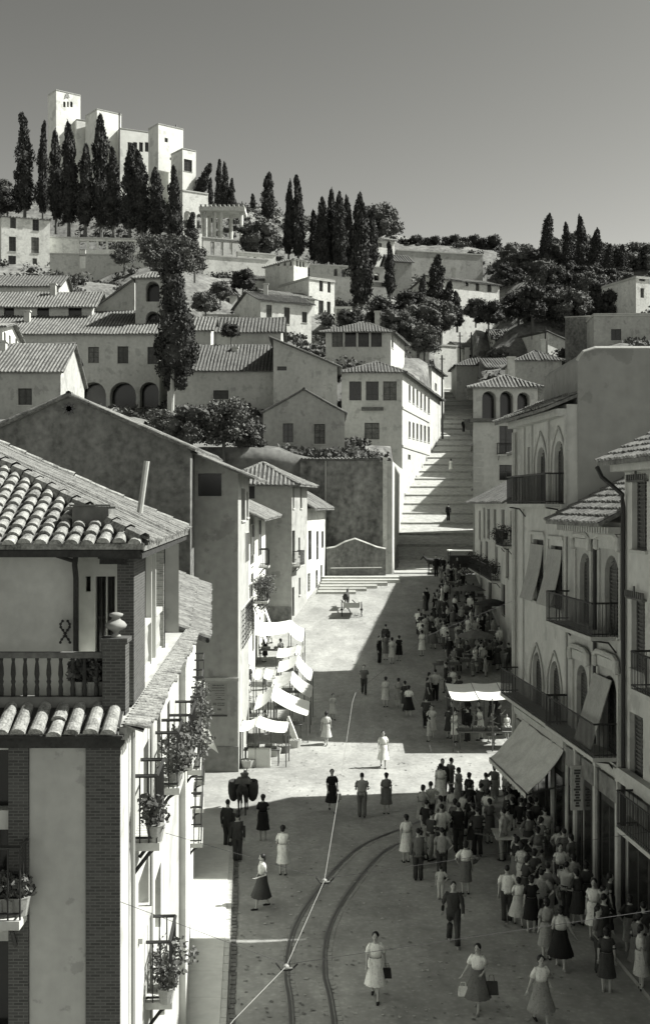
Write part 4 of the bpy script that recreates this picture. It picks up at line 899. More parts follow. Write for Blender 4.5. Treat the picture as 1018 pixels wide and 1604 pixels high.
h14 = leftwall('narrow pale house with planted balconies on the right side of the square', (12.7, 97.3), (11.9, 72.3), 0, 12.6, 9, 'cream',
    [(750, 800, 753, 845, 's'), (757, 795, 760, 842, 's'), (763, 797, 767, 843, 's'), (773, 798, 777, 845, 's'), (785, 798, 790, 848, 's'), (799, 800, 804, 850, 's'),
     (752, 848, 755, 880, 's'), (760, 848, 764, 885, 's'), (775, 850, 779, 895, 's'), (792, 855, 797, 905, 's'), (752, 905, 755, 935, 'd'), (765, 910, 770, 945, 'd'), (785, 915, 791, 965, 'd')])
mb = MB(); f = h14[1]; slope(mb, [f.pt(0, 12.45, .8), f.pt(f.L + .5, 12.45, .8), f.pt(f.L + .5, 15.4, -5), f.pt(0, 15.4, -5)], .28, .12, r=.09); slope(mb, [f.pt(f.L + .5, 12.45, -10.8), f.pt(0, 12.45, -10.8), f.pt(0, 15.4, -5), f.pt(f.L + .5, 15.4, -5)], .28, .12, r=.09); mb.build('roof', 'tile', h14[0])
balcony(f, 1.5, 10, 7.0, h14[0], .7); balcony(f, 11, 18, 7.0, h14[0], .7); balcony(f, 20, 24, 9.6, h14[0], .6)
def H14f_pt(u, z): return h14[1].pt(u, z, .4)
# B0 in the side street beyond the corner
b0 = leftwall('tall plain house beyond the side street on the right', (12.0, 72.0), (11.3, 60.8), 0, 15.6, 10, 'cream', [], group=G)
mb = MB(); f = b0[1]; slope(mb, [f.pt(0, 15.45, .6), f.pt(f.L, 15.45, .6), f.pt(f.L, 16.6, -5), f.pt(0, 16.6, -5)], .3, .12); slope(mb, [f.pt(f.L, 15.45, -10.5), f.pt(0, 15.45, -10.5), f.pt(0, 16.6, -5), f.pt(f.L, 16.6, -5)], .3, .12); mb.build('roof', 'tile', b0[0])
# B1: ornate block with pointed windows
b1 = leftwall('ornate corner block with tall pointed windows and long iron balconies', (rf(46.5), 46.5), (rf(39.5), 39.5), 0, 15.75, 10, 'cream',
    [(841, 700, 854, 792, 'A'), (868, 690, 883, 792, 'A'), (826, 700, 830, 790, 's'),
     (835, 845, 851, 942, 's'), (863, 855, 881, 953, 's'), (834, 1022, 849, 1108, 'A'), (861, 1036, 878, 1135, 'A'),
     (828, 1190, 838, 1262, 'v'), (845, 1190, 862, 1300, 'v'), (869, 1200, 884, 1325, 'v')], back=(rf(46.5) + 6, 50.3))
t, f, c = b1
# surrounds, pilasters, strings
mb = MB()
for x in (822, 834, 860, 887): u = f.px(x, 0)[0]; fbox(mb, f, u - .09, u + .09, 12.35, 15.4, .003, .07)
for x in (820, 887): u = f.px(x, 0)[0]; fbox(mb, f, u - .1, u + .1, 3.8, 12.1, .003, .06)
mb.build('pilasters', 'stone', t)
for (x0, y0, x1, y1) in ((837, 676, 858, 792), (864, 668, 887, 792), (831, 1008, 852, 1108), (858, 1020, 881, 1135)):
    u0, u1, a, b = f.rect(x0, y0, x1, y1); pts = [(u0, a)] + arch_pts(u0, u1, b - (u1 - u0) * .85, b, True, 12) + [(u1, a)]
    mb = MB(); mb.tube([f.pt(u, z, .04) for u, z in pts], .045, 5); mb.build('arch_moulding', 'stone', t)
for z0_, z1_, o_ in ((15.35, 15.6, .35), (12.12, 12.3, .2), (3.9, 4.15, .14)): mb = MB(); fbox(mb, f, 0, f.L, z0_, z1_, .003, o_); mb.build('cornice', 'stone', t)
for (x0, y0, x1, y1) in ((832, 838, 854, 945), (859, 845, 884, 955)):
    u0, u1, a, b = f.rect(x0, y0, x1, y1); mb = MB(); 
    for e in (u0, u1 - .08): fbox(mb, f, e, e + .08, a, b, .003, .05)
    fbox(mb, f, u0, u1, b + .003, b + .12, .003, .09); mb.build('surround', 'stone', t)
    u0 += .12; u1 -= .1; mb = MB(); zt_, zm = b - .35, a + .15
    for k in range(6):
        p0, p1 = k / 6, (k + 1) / 6; g_ = lambda p: (zt_ + (zm - zt_) * p, .08 + .42 * p ** 1.6)
        (za, oa), (zb2, ob) = g_(p0), g_(p1); mb.hexa([f.pt(u0, zb2, ob), f.pt(u1, zb2, ob), f.pt(u1, zb2, ob - .02), f.pt(u0, zb2, ob - .02)], [f.pt(u0, za, oa), f.pt(u1, za, oa), f.pt(u1, za, oa - .02), f.pt(u0, za, oa - .02)])
    mb.build('sun_blind', 'awn', t)
balcony(f, f.px(822, 0)[0], f.L - .15, 12.32, t, .75, 1.05, .11); balcony(f, .35, f.L - .02, 4.75, t, .75, 1.0, .12)
# roof and belvedere turrets
mb = MB(); slope(mb, [f.pt(-.6, 15.65, .75), f.pt(f.L, 15.65, .75), f.pt(f.L, 16.75, -1.9), f.pt(-.6, 16.75, -1.9)], .25, .12, seg=.45, r=.085, jit=.01); mb.build('roof', 'tile', t)
mb = MB(); mb.add([f.pt(0, 15.75, -2), f.pt(f.L, 15.75, -2), f.pt(f.L, 16.7, -2), f.pt(0, 16.7, -2)], [(0, 1, 2, 3)]); mb.prism([f.pt(0, 0, -2)[:2], f.pt(f.L, 0, -2)[:2], (c[2].x, c[2].y), (c[3].x, c[3].y)], 15.76, 16.7); mb.build('upper_wall', 'dull', t)
for x, yt_, Z_ in ((872, 585, 45.4), (897, 578, 43.2)):
    q = P(x, yt_, Z_); mb = MB(); mb.box(q.x - .2, q.y - .2, 15.9, q.x + .2, q.y + .2, q.z - .25); mb.box(q.x - .30, q.y - .30, q.z - .247, q.x + .30, q.y + .30, q.z - .14)
    mb.add([(q.x - .26, q.y - .26, q.z - .137), (q.x + .26, q.y - .26, q.z - .137), (q.x + .26, q.y + .26, q.z - .137), (q.x - .26, q.y + .26, q.z - .137), (q.x, q.y, q.z + .03)], [(0, 1, 4), (1, 2, 4), (2, 3, 4), (3, 0, 4)]); mb.build('chimney', 'stone', t)
mb = MB(); q1 = P(880, 0, 44.6); q2 = P(905, 0, 42.6); mb.hexa([(q1.x, 44.6, 15.9), (q2.x, 42.6, 15.9), (q2.x + .1, 42.7, 15.9), (q1.x + .1, 44.7, 15.9)], [(q1.x, 44.6, 17.2), (q2.x, 42.6, 17.2), (q2.x + .1, 42.7, 17.2), (q1.x + .1, 44.7, 17.2)]); mb.build('roof_screen', 'woodd', t)
# blank party wall (camera side) rising behind B2
M['party'] = mat('party_wall_render', .27, noise=.16, scale=.35, streak=True, bump=.2)
pwl = thing('party_wall_block', 'tall block with a huge blank grey party wall on the right', 'building', (12, 40, 0), None)
n0 = rf(39.45)
mb = MB(); xa = P(905, 0, 39.45).x; z1 = zh(546, 39.45)
prof = [(xa, zh(566, 39.45)), (xa + .05, zh(560, 39.45)), (xa + .2, zh(552, 39.45)), (xa + .6, z1), (xa + 8, z1)]
yb2 = 45.5
mb.add([(x, 39.45, z) for x, z in prof] + [(xa + 8, 39.45, 0), (xa, 39.45, 0)], [tuple(range(7))[::-1]])
mb.add([(x, yb2, z) for x, z in prof] + [(xa + 8, yb2, 0), (xa, yb2, 0)], [tuple(range(7))])
pp = prof + [(xa + 8, 0), (xa, 0)]
for i in range(7):
    (x, z), (x2, z2) = pp[i], pp[(i + 1) % 7]; mb.quad((x, 39.45, z), (x2, 39.45, z2), (x2, yb2, z2), (x, yb2, z))
mb.build('wall', 'party', pwl)
mb = MB(); mb.tube([(x, 39.5, z + .03) for x, z in prof], .07, 5); mb.build('coping', 'stone', pwl)
# B2: rococo surrounds
b2 = leftwall('two-bay ornate house with scrolled door surrounds and iron balcony', (rf(39.4), 39.4), (rf(33.9), 33.9), 0, 11.75, 9, 'grey',
    [(908, 866, 925, 978, 'A'), (947, 870, 969, 995, 'A'), (903, 1042, 920, 1150, 'A'), (945, 1058, 966, 1190, 'A'), (893, 1225, 910, 1345, 'v'), (925, 1235, 942, 1380, 'v'), (950, 1260, 966, 1420, 'v')], group=G)
t, f, c = b2
for (x0, y0, x1, y1) in ((901, 838, 929, 978), (938, 838, 975, 995), (897, 1015, 926, 1150), (936, 1025, 972, 1190)):
    u0, u1, a, b = f.rect(x0, y0, x1, y1); cu = (u0 + u1) / 2; mb = MB()
    for e in (u0 + .05, u1 - .17): fbox(mb, f, e, e + .12, a, b - .5, .003, .07)
    mb.tube([f.pt(u, z, .12) for u, z in ((u0, b - .45), (u0 + .05, b - .1), (u0 + .3, b), (cu, b + .02), (u1 - .3, b), (u1 - .05, b - .1), (u1, b - .45))], .09, 6)
    for e in (u0 + .1, u1 - .1): mb.ball(f.pt(e, b - .3, .12), .12, .1, .2, 8, 6)
    fbox(mb, f, u0 + .2, u1 - .2, b - .42, b - .12, .003, .09); mb.build('surround', 'stone', t)
mb = MB(); fbox(mb, f, 0, f.L, 11.2, 11.4, .003, .12); fbox(mb, f, 0, f.L, 4.2, 4.45, .003, .14)
n = 22
for i in range(n): u = f.L * (i + .5) / n; fbox(mb, f, u - .06, u + .06, 11.42, 11.62, .003, .42)
mb.build('cornice', 'stone', t)
pipe([f.pt(f.px(935, 0)[0], 11.2, .08), f.pt(f.px(935, 0)[0], 4.5, .08)], .06, 'iron', t)
balcony(f, .25, f.L - .35, zh(985, 36.5), t, .85, 1.0, .12); balcony(f, .0, f.L - .3, 4.75, t, .8, 1.0, .12)
mb = MB(); slope(mb, [f.pt(-.25, 11.75, .7), f.pt(f.L, 11.75, .7), f.pt(f.L, 14.0, -3.5), f.pt(0, 14.0, -3.5)], .25, .12, seg=.42, r=.09, jit=.012)
slope(mb, [f.pt(f.L, 11.75, -8.7), f.pt(0, 11.75, -8.7), f.pt(0, 14.0, -3.5), f.pt(f.L, 14.0, -3.5)], .25, .12); mb.build('roof', 'tile', t)
u0, u1, a, b = f.rect(935, 1060, 963, 1165); mb = MB(); mb.hexa([f.pt(u0, a, .75), f.pt(u1, a, .75), f.pt(u1, a, .72), f.pt(u0, a, .72)], [f.pt(u0, b, .12), f.pt(u1, b, .12), f.pt(u1, b, .09), f.pt(u0, b, .09)]); mb.build('sun_blind', 'awn', t)
# B3
b3 = leftwall('pale house with dark shuttered windows at the right edge of the picture', (rf(33.7), 33.7), (rf(18), 18), 0, 13.5, 9, 'cream',
    [(990, 752, 1013, 862, 's'), (989, 938, 1010, 1050, 's'), (986, 1120, 1007, 1250, 's'), (1040, 750, 1075, 860, 's'), (1040, 950, 1070, 1080, 's'), (990, 1300, 1010, 1500, 'v'), (1040, 1180, 1070, 1320, 's')], group=G)
t, f, c = b3
for (x0, y0, x1, y1) in ((988, 748, 1016, 752), (986, 932, 1013, 937)):
    mb = MB(); u0, u1, a, b = f.rect(x0, y0, x1, y1); fbox(mb, f, u0, u1, a - .05, a + .003, .003, .14)
    for i in range(9): u = u0 + (u1 - u0) * i / 8; fbox(mb, f, u - .04, u + .04, a, b + (.25 if i == 4 else .1), .1, .139)
    mb.build('pelmet', 'shut', t)
for z0_, z1_, o_ in ((13.25, 13.45, .45), (4.2, 4.6, .25)): mb = MB(); fbox(mb, f, 0, f.L, z0_, z1_, .003, o_); mb.build('cornice', 'stone', t)
mb = MB(); slope(mb, [f.pt(-.25, 13.55, .75), f.pt(f.L, 13.55, .75), f.pt(f.L, 15.9, -4), f.pt(-.1, 15.9, -4)], .25, .12, seg=.42, r=.09, jit=.01); mb.build('roof', 'tile', t)
pipe([f.pt(-.1, 13.4, .8), f.pt(.05, 13.1, .7), f.pt(.2, 12.6, .15), f.pt(.15, 12.2, .1), f.pt(.15, .2, .1)], .07, 'iron', t)
balcony(f, 2.4, 6.5, zh(1095, 29.5), t, .7, 1.0, .12); balcony(f, 1.4, 6.5, zh(1315, 31), t, .75, 1.0, .12)
pipe([Fac((rf(46.5), 46.5), (rf(39.5), 39.5)).pt(.1, 15.2, .12), Fac((rf(46.5), 46.5), (rf(39.5), 39.5)).pt(.1, .1, .12)], .09, 'stone', b1[0])
# shopfronts at street level, coloured dark to deepen the shade in this corner
for par, ff, ua, ub, zt_ in ((b1[0], b1[1], .25, 6.9, 3.8), (b2[0], b2[1], .1, 5.4, 4.15), (b3[0], b3[1], .3, 12, 4.1)):
    n = max(2, int((ub - ua) / 1.7))
    for i in range(n):
        a0 = ua + (ub - ua) * i / n + .12; a1 = ua + (ub - ua) * (i + 1) / n - .12
        mb = MB(); fbox(mb, ff, a0, a1, .14, zt_ - .75, .003, .05); sf = mb.build('shopfront', 'woodd', par)
        mb = MB(); fbox(mb, ff, a0 - .04, a1 + .04, zt_ - .75, zt_ - .1, .003, .12); mb.build('fascia', 'dark', sf)
        mb = MB(); fbox(mb, ff, a0 + .1, (a0 + a1) / 2 - .05, .8, zt_ - 1.0, .051, .056); fbox(mb, ff, (a0 + a1) / 2 + .05, a1 - .1, .3, zt_ - 1.0, .051, .056); fbox(mb, ff, (a0 + a1) / 2 - .051, (a0 + a1) / 2 + .051, zt_ - 1.04, zt_ - 1.0, .051, .056); mb.build('shop_window', 'glass', sf)
# shop pillars and street sign
for i, Yp in enumerate((44.2, 41.0, 38.3, 36.2, 34.1)):
    x = rf(Yp); mb = MB(); mb.box(x - .12, Yp - .16, .13, x + .05, Yp + .16, 3.9 if Yp > 39 else 4.2); single(mb, 'shop_pillar', 'stone', 'pale pillar between the dark shopfronts on the right', 'pillar', 'pillars of the right-hand shopfronts')
f = b2[1]; sg = thing('hanging_sign', 'tall narrow pale vertical sign with worn lettering hung beside the shopfronts', 'sign', tuple(f.pt(1.0, 1.9, .3)))
u0, u1, a, b = f.rect(913, 1202, 923, 1272); mb = MB(); fbox(mb, f, u0 + .1, u0 + .16, a, b, .05, .45); mb.build('board', 'stone', sg)
mb = MB(); k = 14
for i in range(k):
    z = b - .15 - (b - a - .3) * i / (k - 1); w_ = rnd.uniform(.06, .13); fbox(mb, f, u0 + .161, u0 + .168, z - .035, z + .035, .25 - w_, .25 + w_ * rnd.uniform(.4, 1))
mb.build('lettering', 'framed', sg)
# big canvas awning of the corner shop
f = b1[1]; aw = thing('awning', 'large grey striped canvas awning sloping out over the crowd', 'awning', tuple(P(826, 1250, 40)))
u0 = f.px(822, 0)[0]; u1 = f.L - .05; z1, z0 = 3.82, 2.35; o0, o1 = .1, 1.4
mb = MB(); n = 16
for i in range(n):
    p0, p1 = i / n, (i + 1) / n; sg_ = lambda p: -.13 * math.sin(math.pi * p)
    for j in range(24):
        q0, q1 = j / 24, (j + 1) / 24; C = lambda q, p, dz=0: f.pt(u0 + (u1 - u0) * q, z1 + (z0 - z1) * p + sg_(p) + .045 * math.sin(q * 23 + p * 4) * math.sin(p * 2.6 + .3) + .02 * math.sin(p * 14 + q * 9) + dz, o0 + (o1 - o0) * p)
        mb.quad(C(q0, p0), C(q1, p0), C(q1, p1), C(q0, p1)); mb.quad(C(q0, p0, -.02), C(q0, p1, -.02), C(q1, p1, -.02), C(q1, p0, -.02))
mb.build('canvas', 'canvasg', aw, True)
mb = MB(); mb.tube([f.pt(u0, z0, o1), f.pt(u1, z0, o1)], .035, 6); mb.tube([f.pt(u0, z1 - 1.2, .05), f.pt(u0, z0 - .04, o1)], .03, 5); mb.tube([f.pt(u1, z1 - 1.2, .05), f.pt(u1, z0 - .04, o1)], .03, 5); mb.build('frame', 'iron', aw)
mb = MB(); 
for j in range(14): q0 = u0 + (u1 - u0) * j / 14; q1 = u0 + (u1 - u0) * (j + 1) / 14; mb.add([f.pt(q0, z0, o1 + .03), f.pt(q1, z0, o1 + .03), f.pt(q1, z0 - .13, o1 + .03), f.pt((q0 + q1) / 2, z0 - .2, o1 + .03), f.pt(q0, z0 - .13, o1 + .03)], [(0, 1, 2, 3, 4)])
mb.build('valance', 'canvasg', aw)

for k_, px_ in (('H1', .25), ('H2', .7), ('H4', .6), ('H5', .35), ('H6', .4), ('H8', .3), ('H13', .6), ('Ha', .3), ('Hd', .7), ('H3', .8), ('H5u', .7), ('H11', .4)):
    par, F4, fm, (L_, W_, z0_, z1_) = A[k_]; q = fm.pt(L_ * px_, W_ * .38, z1_); s_ = .32
    mb = MB(); mb.box(q.x - s_, q.y - s_, z1_ - .3, q.x + s_, q.y + s_, z1_ + 2.9); mb.box(q.x - s_ - .1, q.y - s_ - .1, z1_ + 2.903, q.x + s_ + .1, q.y + s_ + .1, z1_ + 3.05)
    ro = [o for o in par.children if o.name.startswith('roof')][0]; mb.build('chimney', 'cream', ro)
# ================================================================== VEGETATION
NR = np.random.RandomState(5)
def leaf_arrays(cen, size, up=.0, asp=.6, rs=NR):
    n = len(cen); nrm = rs.normal(size=(n, 3)); nrm /= np.linalg.norm(nrm, axis=1)[:, None] + 1e-9
    a = np.cross(nrm, rs.normal(size=(n, 3))); a[:, 2] += up * np.linalg.norm(a, axis=1); a /= np.linalg.norm(a, axis=1)[:, None] + 1e-9
    b = np.cross(nrm, a); b /= np.linalg.norm(b, axis=1)[:, None] + 1e-9
    s = (size * rs.uniform(.6, 1.4, n))[:, None]
    v = np.stack([cen - a * s, cen + b * s * asp, cen + a * s, cen - b * s * asp], 1).reshape(-1, 3)
    return v
def leaf_mb(mb, cen, size, up=0., asp=.6):
    v = leaf_arrays(np.asarray(cen), size, up, asp); o = len(mb.v); mb.v += [tuple(p) for p in v]; n = len(v) // 4
    mb.f += [(o + 4 * i, o + 4 * i + 1, o + 4 * i + 2, o + 4 * i + 3) for i in range(n)]
def lump(mb, c, r, sq=1.0, n=10, m=7, amp=.18):
    o = len(mb.v); mb.ball(c, r, r, r * sq, n, m)
    for i in range(o, len(mb.v)):
        v = Vector(mb.v[i]); d = v - Vector(c); k = 1 + amp * (math.sin(d.x * 5 / r + c[0]) + math.cos(d.z * 4 / r + c[1] + d.y * 3 / r)); mb.v[i] = tuple(Vector(c) + d * k)
def clump(mb, c, r, n, leaf, sq=.85, core=.72, up=0):
    if core: lump(mb, c, r * core, sq)
    d = NR.normal(size=(n, 3)); d /= np.linalg.norm(d, axis=1)[:, None]
    cen = np.array(c) + d * (r * (.62 + .55 * NR.rand(n)[:, None] ** 1.4)) * np.array([1, 1, sq])
    leaf_mb(mb, cen, leaf, up)
def cypress_proto(seed, H=16.0, Rr=1.5, bare=.0, lean=0):
    NR.seed(seed); root = thing('cypress_tree', 'x', 'cypress', (0, 0, 0)); mb = MB()
    lp = NR.rand(6) * 6
    def rad(t): return Rr * min(1, .45 + t * 4) * max(0, 1 - t) ** .52 * (.92 + .13 * math.sin(t * 15 + lp[0]) + .09 * math.sin(t * 31 + lp[1]))
    k = 26; ph = NR.rand(9) * 6
    def cx(t): return (lean * t * t * 1.6 + (lp[2] - 3) * .22 * t ** 6 + .12 * math.sin(5 * t + ph[0]), .1 * math.sin(4 * t + ph[1]))
    rings = []
    for i in range(k + 1):
        t = i / k; z = H * (bare + (1 - bare) * t); x, y = cx(t); r_ = rad(t) * .74 * (1 + .22 * math.sin(t * 23 + ph[2])) + .02; rings.append(((x, y, z), r_, r_))
    mb.rings(rings, 9)
    n = 3600; t = NR.rand(n) ** 1.15; th = NR.rand(n) * 2 * math.pi
    rr = np.array([rad(q) for q in t]) * (.66 + .5 * NR.rand(n)) * (1 + .2 * np.sin(th * 3 + ph[3] + t * 17) + .12 * np.sin(t * 41 + th))
    cc = np.array([cx(q) for q in t]); cen = np.stack([cc[:, 0] + rr * np.cos(th), cc[:, 1] + rr * np.sin(th), H * (bare + (1 - bare) * t) + NR.normal(size=n) * .2], 1)
    leaf_mb(mb, cen, .27, up=1.6, asp=.4)
    for j in range(60):      # stray tips
        q = NR.rand() * .8 + .15; a = NR.rand() * 6.28; x, y = cx(q); r_ = rad(q) * 1.12; leaf_mb(mb, np.array([[x + r_ * math.cos(a) + NR.normal() * .1, y + r_ * math.sin(a), H * q + dz * .22] for dz in range(5)]), .24, 2, .35)
    mb.build('crown', 'leafd', root); mb = MB(); mb.tube([(0, 0, -3), (0, 0, H * bare + 1), (0, 0, H * .4)], [.28, .2, .1], 7); mb.build('trunk', 'bark', root)
    return root
CY = [cypress_proto(i, lean=l) for i, l in ((1, 0), (2, .25), (3, -.2), (4, .0), (5, 1.7))]
def broad_proto(seed, Rr=4.0, H=8.0, mt='leaf', ncl=34, leaf=.26, dens=150, open_=.72):
    NR.seed(seed); root = thing('broadleaf_tree', 'x', 'tree', (0, 0, 0)); mb = MB(); tips = []
    for i in range(ncl):
        a = NR.rand() * 6.28; q = NR.rand() ** .6; zz = NR.rand()
        r_ = Rr * q * (.98 - .62 * abs(zz - .35) ** 1.5); c = (r_ * math.cos(a), r_ * math.sin(a), H * (.16 + .66 * zz)); s_ = Rr * NR.uniform(.24, .46)
        clump(mb, c, s_, dens, leaf, .8, open_); tips.append(c)
    mb.build('crown', mt, root); mb = MB(); mb.tube([(0, 0, -3), (.1, 0, H * .25), (0, .1, H * .45)], [.3, .24, .16], 8)
    for c in tips[:7]: mb.tube([(.05, 0, H * .3), (c[0] * .4, c[1] * .4, H * .3 + (c[2] - H * .3) * .6), c], [.13, .08, .03], 5)
    mb.build('trunk', 'bark', root); return root
BR = [broad_proto(11, mt='leaf'), broad_proto(12, mt='leafd'), broad_proto(13, mt='leaf', ncl=40, Rr=4.4), broad_proto(14, mt='leafl', ncl=34, open_=.35), broad_proto(15, mt='leafd', ncl=32, Rr=3.4, H=9)]
USED = set()
def put(proto, loc, sx, sz, rz, label, group, cat=None):
    if proto.name not in USED:
        USED.add(proto.name); c = proto; c.location = loc; c.rotation_euler = (0, 0, rz); c.scale = (sx, sx, sz)
    else: c = copy_tree(proto, loc, None, rz, (sx, sx, sz))
    c['label'] = label; c['group'] = group
    if cat: c['category'] = cat
    return c
def cyp(x, yt, yb, wpx, Z, v=None, lab='tall dark cypress', grp='cypresses on the hillside'):
    h = (yb - yt) * Z / F; b = P(x, yb, Z); v = int(x) % 4 if v is None else v
    return put(CY[v], b, wpx * Z / F / 2.9, h / 16.0, (x * 1.7) % 6.28 if v != 4 else 0, lab, grp)
for a in ((39, 178, 325, 32, 226), (67, 190, 330, 20, 226), (88, 203, 340, 26, 224), (108, 194, 345, 32, 222), (134, 228, 350, 30, 221), (158, 178, 350, 36, 222), (178, 233, 352, 30, 219), (203, 226, 356, 32, 217), (222, 238, 360, 34, 216), (245, 262, 364, 30, 215)):
    cyp(*a, lab='dark cypress in the dense row below the white palace', grp='cypress row below the palace')
cyp(274, 262, 385, 26, 214, lab='lone slim cypress in front of the lowest palace block'); cyp(299, 333, 405, 24, 206, lab='short cypress beside the palace parapet wall')
for a in ((343, 250, 320, 15, 245), (353, 253, 322, 14, 243), (363, 278, 322, 12, 243), (329, 277, 318, 10, 247)): cyp(*a, lab='slender cypress on the skyline right of the palace')
cyp(312, 255, 312, 22, 246, v=4, lab='dark cypress bent over by the wind beside the palace')
cyp(420, 268, 340, 24, 240, lab='ragged skyline cypress above the round shrub'); cyp(396, 303, 325, 10, 250, lab='tiny cypress on the skyline')
for a in ((452, 284, 395, 18, 222), (467, 274, 398, 24, 222), (505, 310, 410, 26, 220), (520, 295, 410, 22, 222), (533, 300, 412, 26, 219), (545, 306, 415, 20, 221), (560, 301, 415, 24, 221), (583, 330, 415, 20, 222), (492, 330, 405, 20, 224)):
    cyp(*a, lab='tall cypress of the central clump behind the villa', grp='cypress clump behind the villa')
cyp(566, 318, 472, 40, 200, v=0, lab='broad dark cypress with bare lower trunk before the arcaded wall')
for a, l in (((611, 378, 458, 18, 205), 'cypress beside the grey farmhouse'), ((682, 398, 490, 34, 196), 'broad cypress left of the shuttered white house'), ((661, 430, 505, 18, 194), 'small cypress left of the shuttered white house'), ((857, 334, 410, 26, 236), 'lone tall cypress standing above the right-hand woods'),
    ((890, 348, 430, 20, 232), 'thin loose cypress in the right-hand group'), ((912, 337, 440, 24, 230), 'tallest cypress of the right-hand group'), ((932, 360, 440, 28, 228), 'wide cypress of the right-hand group'), ((953, 382, 445, 22, 226), 'low cypress right of the tall group'), ((974, 382, 440, 22, 226), 'cypress near the right edge pavilion'),
    ((716, 455, 510, 20, 188), 'small dark cypress under the shuttered white house'), ((700, 440, 505, 24, 190), 'dark cypress before the shuttered white house')): cyp(*a, lab=l)
def bro(x, yb, rpx, Z, v=0, sq=1.0, lab='bushy tree', grp='trees on the hillside'):
    s_ = rpx * Z / F / 4.2 * (.86 if (x < 640 and Z > 150) else 1); return put(BR[v], P(x, yb, Z), s_, s_ * sq, (x * 2.3) % 6.28, lab, grp)
for x, yb, r_, Z, v, l in ((12, 335, 26, 230, 1, 'leafy tree at the left edge beside the cypress row'), (2, 310, 20, 245, 2, 'dark tree on the left skyline'), (402, 398, 34, 218, 2, 'round bushy tree left of the tall villa cypresses'), (595, 372, 34, 248, 2, 'rounded tree on the crest behind the cypress clump'),
    (195, 415, 24, 186, 3, 'thin pale tree on the terrace under the cypress row'), (240, 418, 32, 178, 3, 'wide pale tree behind the convent tower'), (280, 430, 40, 172, 3, 'large airy tree above the big dark conifer'), (305, 425, 28, 180, 0, 'tree right of the big dark conifer'),
    (345, 470, 20, 176, 0, 'small tree below the pale retaining wall'), (322, 490, 22, 160, 2, 'tree behind the little ribbed-roof house'), (380, 455, 22, 188, 1, 'dark shrubby tree left of the villa'), (362, 530, 14, 128, 1, 'small clipped tree behind the long roof'),
    (620, 530, 30, 168, 2, 'leafy tree above the lookout house'), (655, 540, 34, 172, 0, 'tree above the pale flank house'), (690, 520, 28, 178, 2, 'tree beside the upper road'), (640, 500, 26, 188, 1, 'tree under the crest wall'), (665, 555, 26, 165, 3, 'pale scrubby tree by the upper road'), (600, 505, 26, 185, 1, 'dark tree right of the arcaded wall'),
    (350, 700, 42, 98, 3, 'loose-leaved garden tree in front of the long ribbed roof'), (300, 700, 36, 97, 0, 'garden tree under the big dark conifer'), (250, 690, 28, 102, 3, 'small garden tree before the arcade'), (395, 705, 26, 99, 0, 'garden tree beside the grey gabled house'), (545, 512, 18, 176, 1, 'dark bush beside the small pergola'), (765, 510, 22, 180, 1, 'tree in front of the shuttered house terrace'), (745, 500, 18, 186, 0, 'tree hiding the terrace of the shuttered house')):
    bro(x, yb, r_, Z, v, lab=l)
rr = random.Random(4)
k = 0
for row in ((414, 254, 16), (425, 240, 18), (450, 222, 18), (478, 205, 17), (500, 188, 15)):
    for j in range(row[2]):
        x = 640 + (385 * (j + rr.uniform(.1, .9)) / row[2]); y = row[0] + rr.uniform(-6, 8)
        if x < 795 and y > 400: continue
        if x > 985 and 430 < y < 490: continue
        v = rr.choice([0, 1, 1, 2, 4]); bro(x, y + 6, rr.uniform(19, 31), row[1] + rr.uniform(-5, 5), v, rr.uniform(.8, 1.15), 'tree in the %s of the wooded hill on the right' % {414: 'skyline row', 425: 'upper part', 450: 'middle part', 478: 'lower part', 500: 'lowest row'}[row[0]], 'trees of the wooded hill on the right')
for x, y, r_ in ((650, 388, 14), (675, 392, 16), (705, 394, 18), (735, 398, 20), (765, 402, 22), (632, 385, 12)): bro(x, y + 6, r_, 262, 1, 1, 'tree on the skyline behind the long crest wall', 'skyline trees behind the crest wall')
# palm
def palm(x, yb, Z, h, lab):
    b = P(x, yb, Z); t = thing('palm_tree', lab, 'palm', tuple(b)); mb = MB(); mb.tube([b - Vector((0, 0, 3)), b + Vector((0, 0, h))], [.35, .28], 8); mb.build('trunk', 'bark', t)
    mb = MB()
    for i in range(34):
        a = i * 2.4; e = .9 - 1.3 * (i / 34); c = b + Vector((0, 0, h)); pr = None
        for j in range(6):
            q = j / 5; p = c + Vector((math.cos(a) * 2.6 * q, math.sin(a) * 2.6 * q, 1.9 * q * e - 1.7 * q * q)); 
            if pr: s_ = Vector((-math.sin(a), math.cos(a), 0)) * (.28 * (1 - q * .7)); mb.quad(pr - s_, pr + s_ * 0, p, p - s_ + Vector((0, 0, -.15))); mb.quad(pr, pr + s_, p + s_ + Vector((0, 0, -.15)), p)
            pr = p
    mb.build('crown', 'leaf', t)
palm(872, 500, 196, 3.6, 'palm with drooping fronds in the lower woods on the right'); 
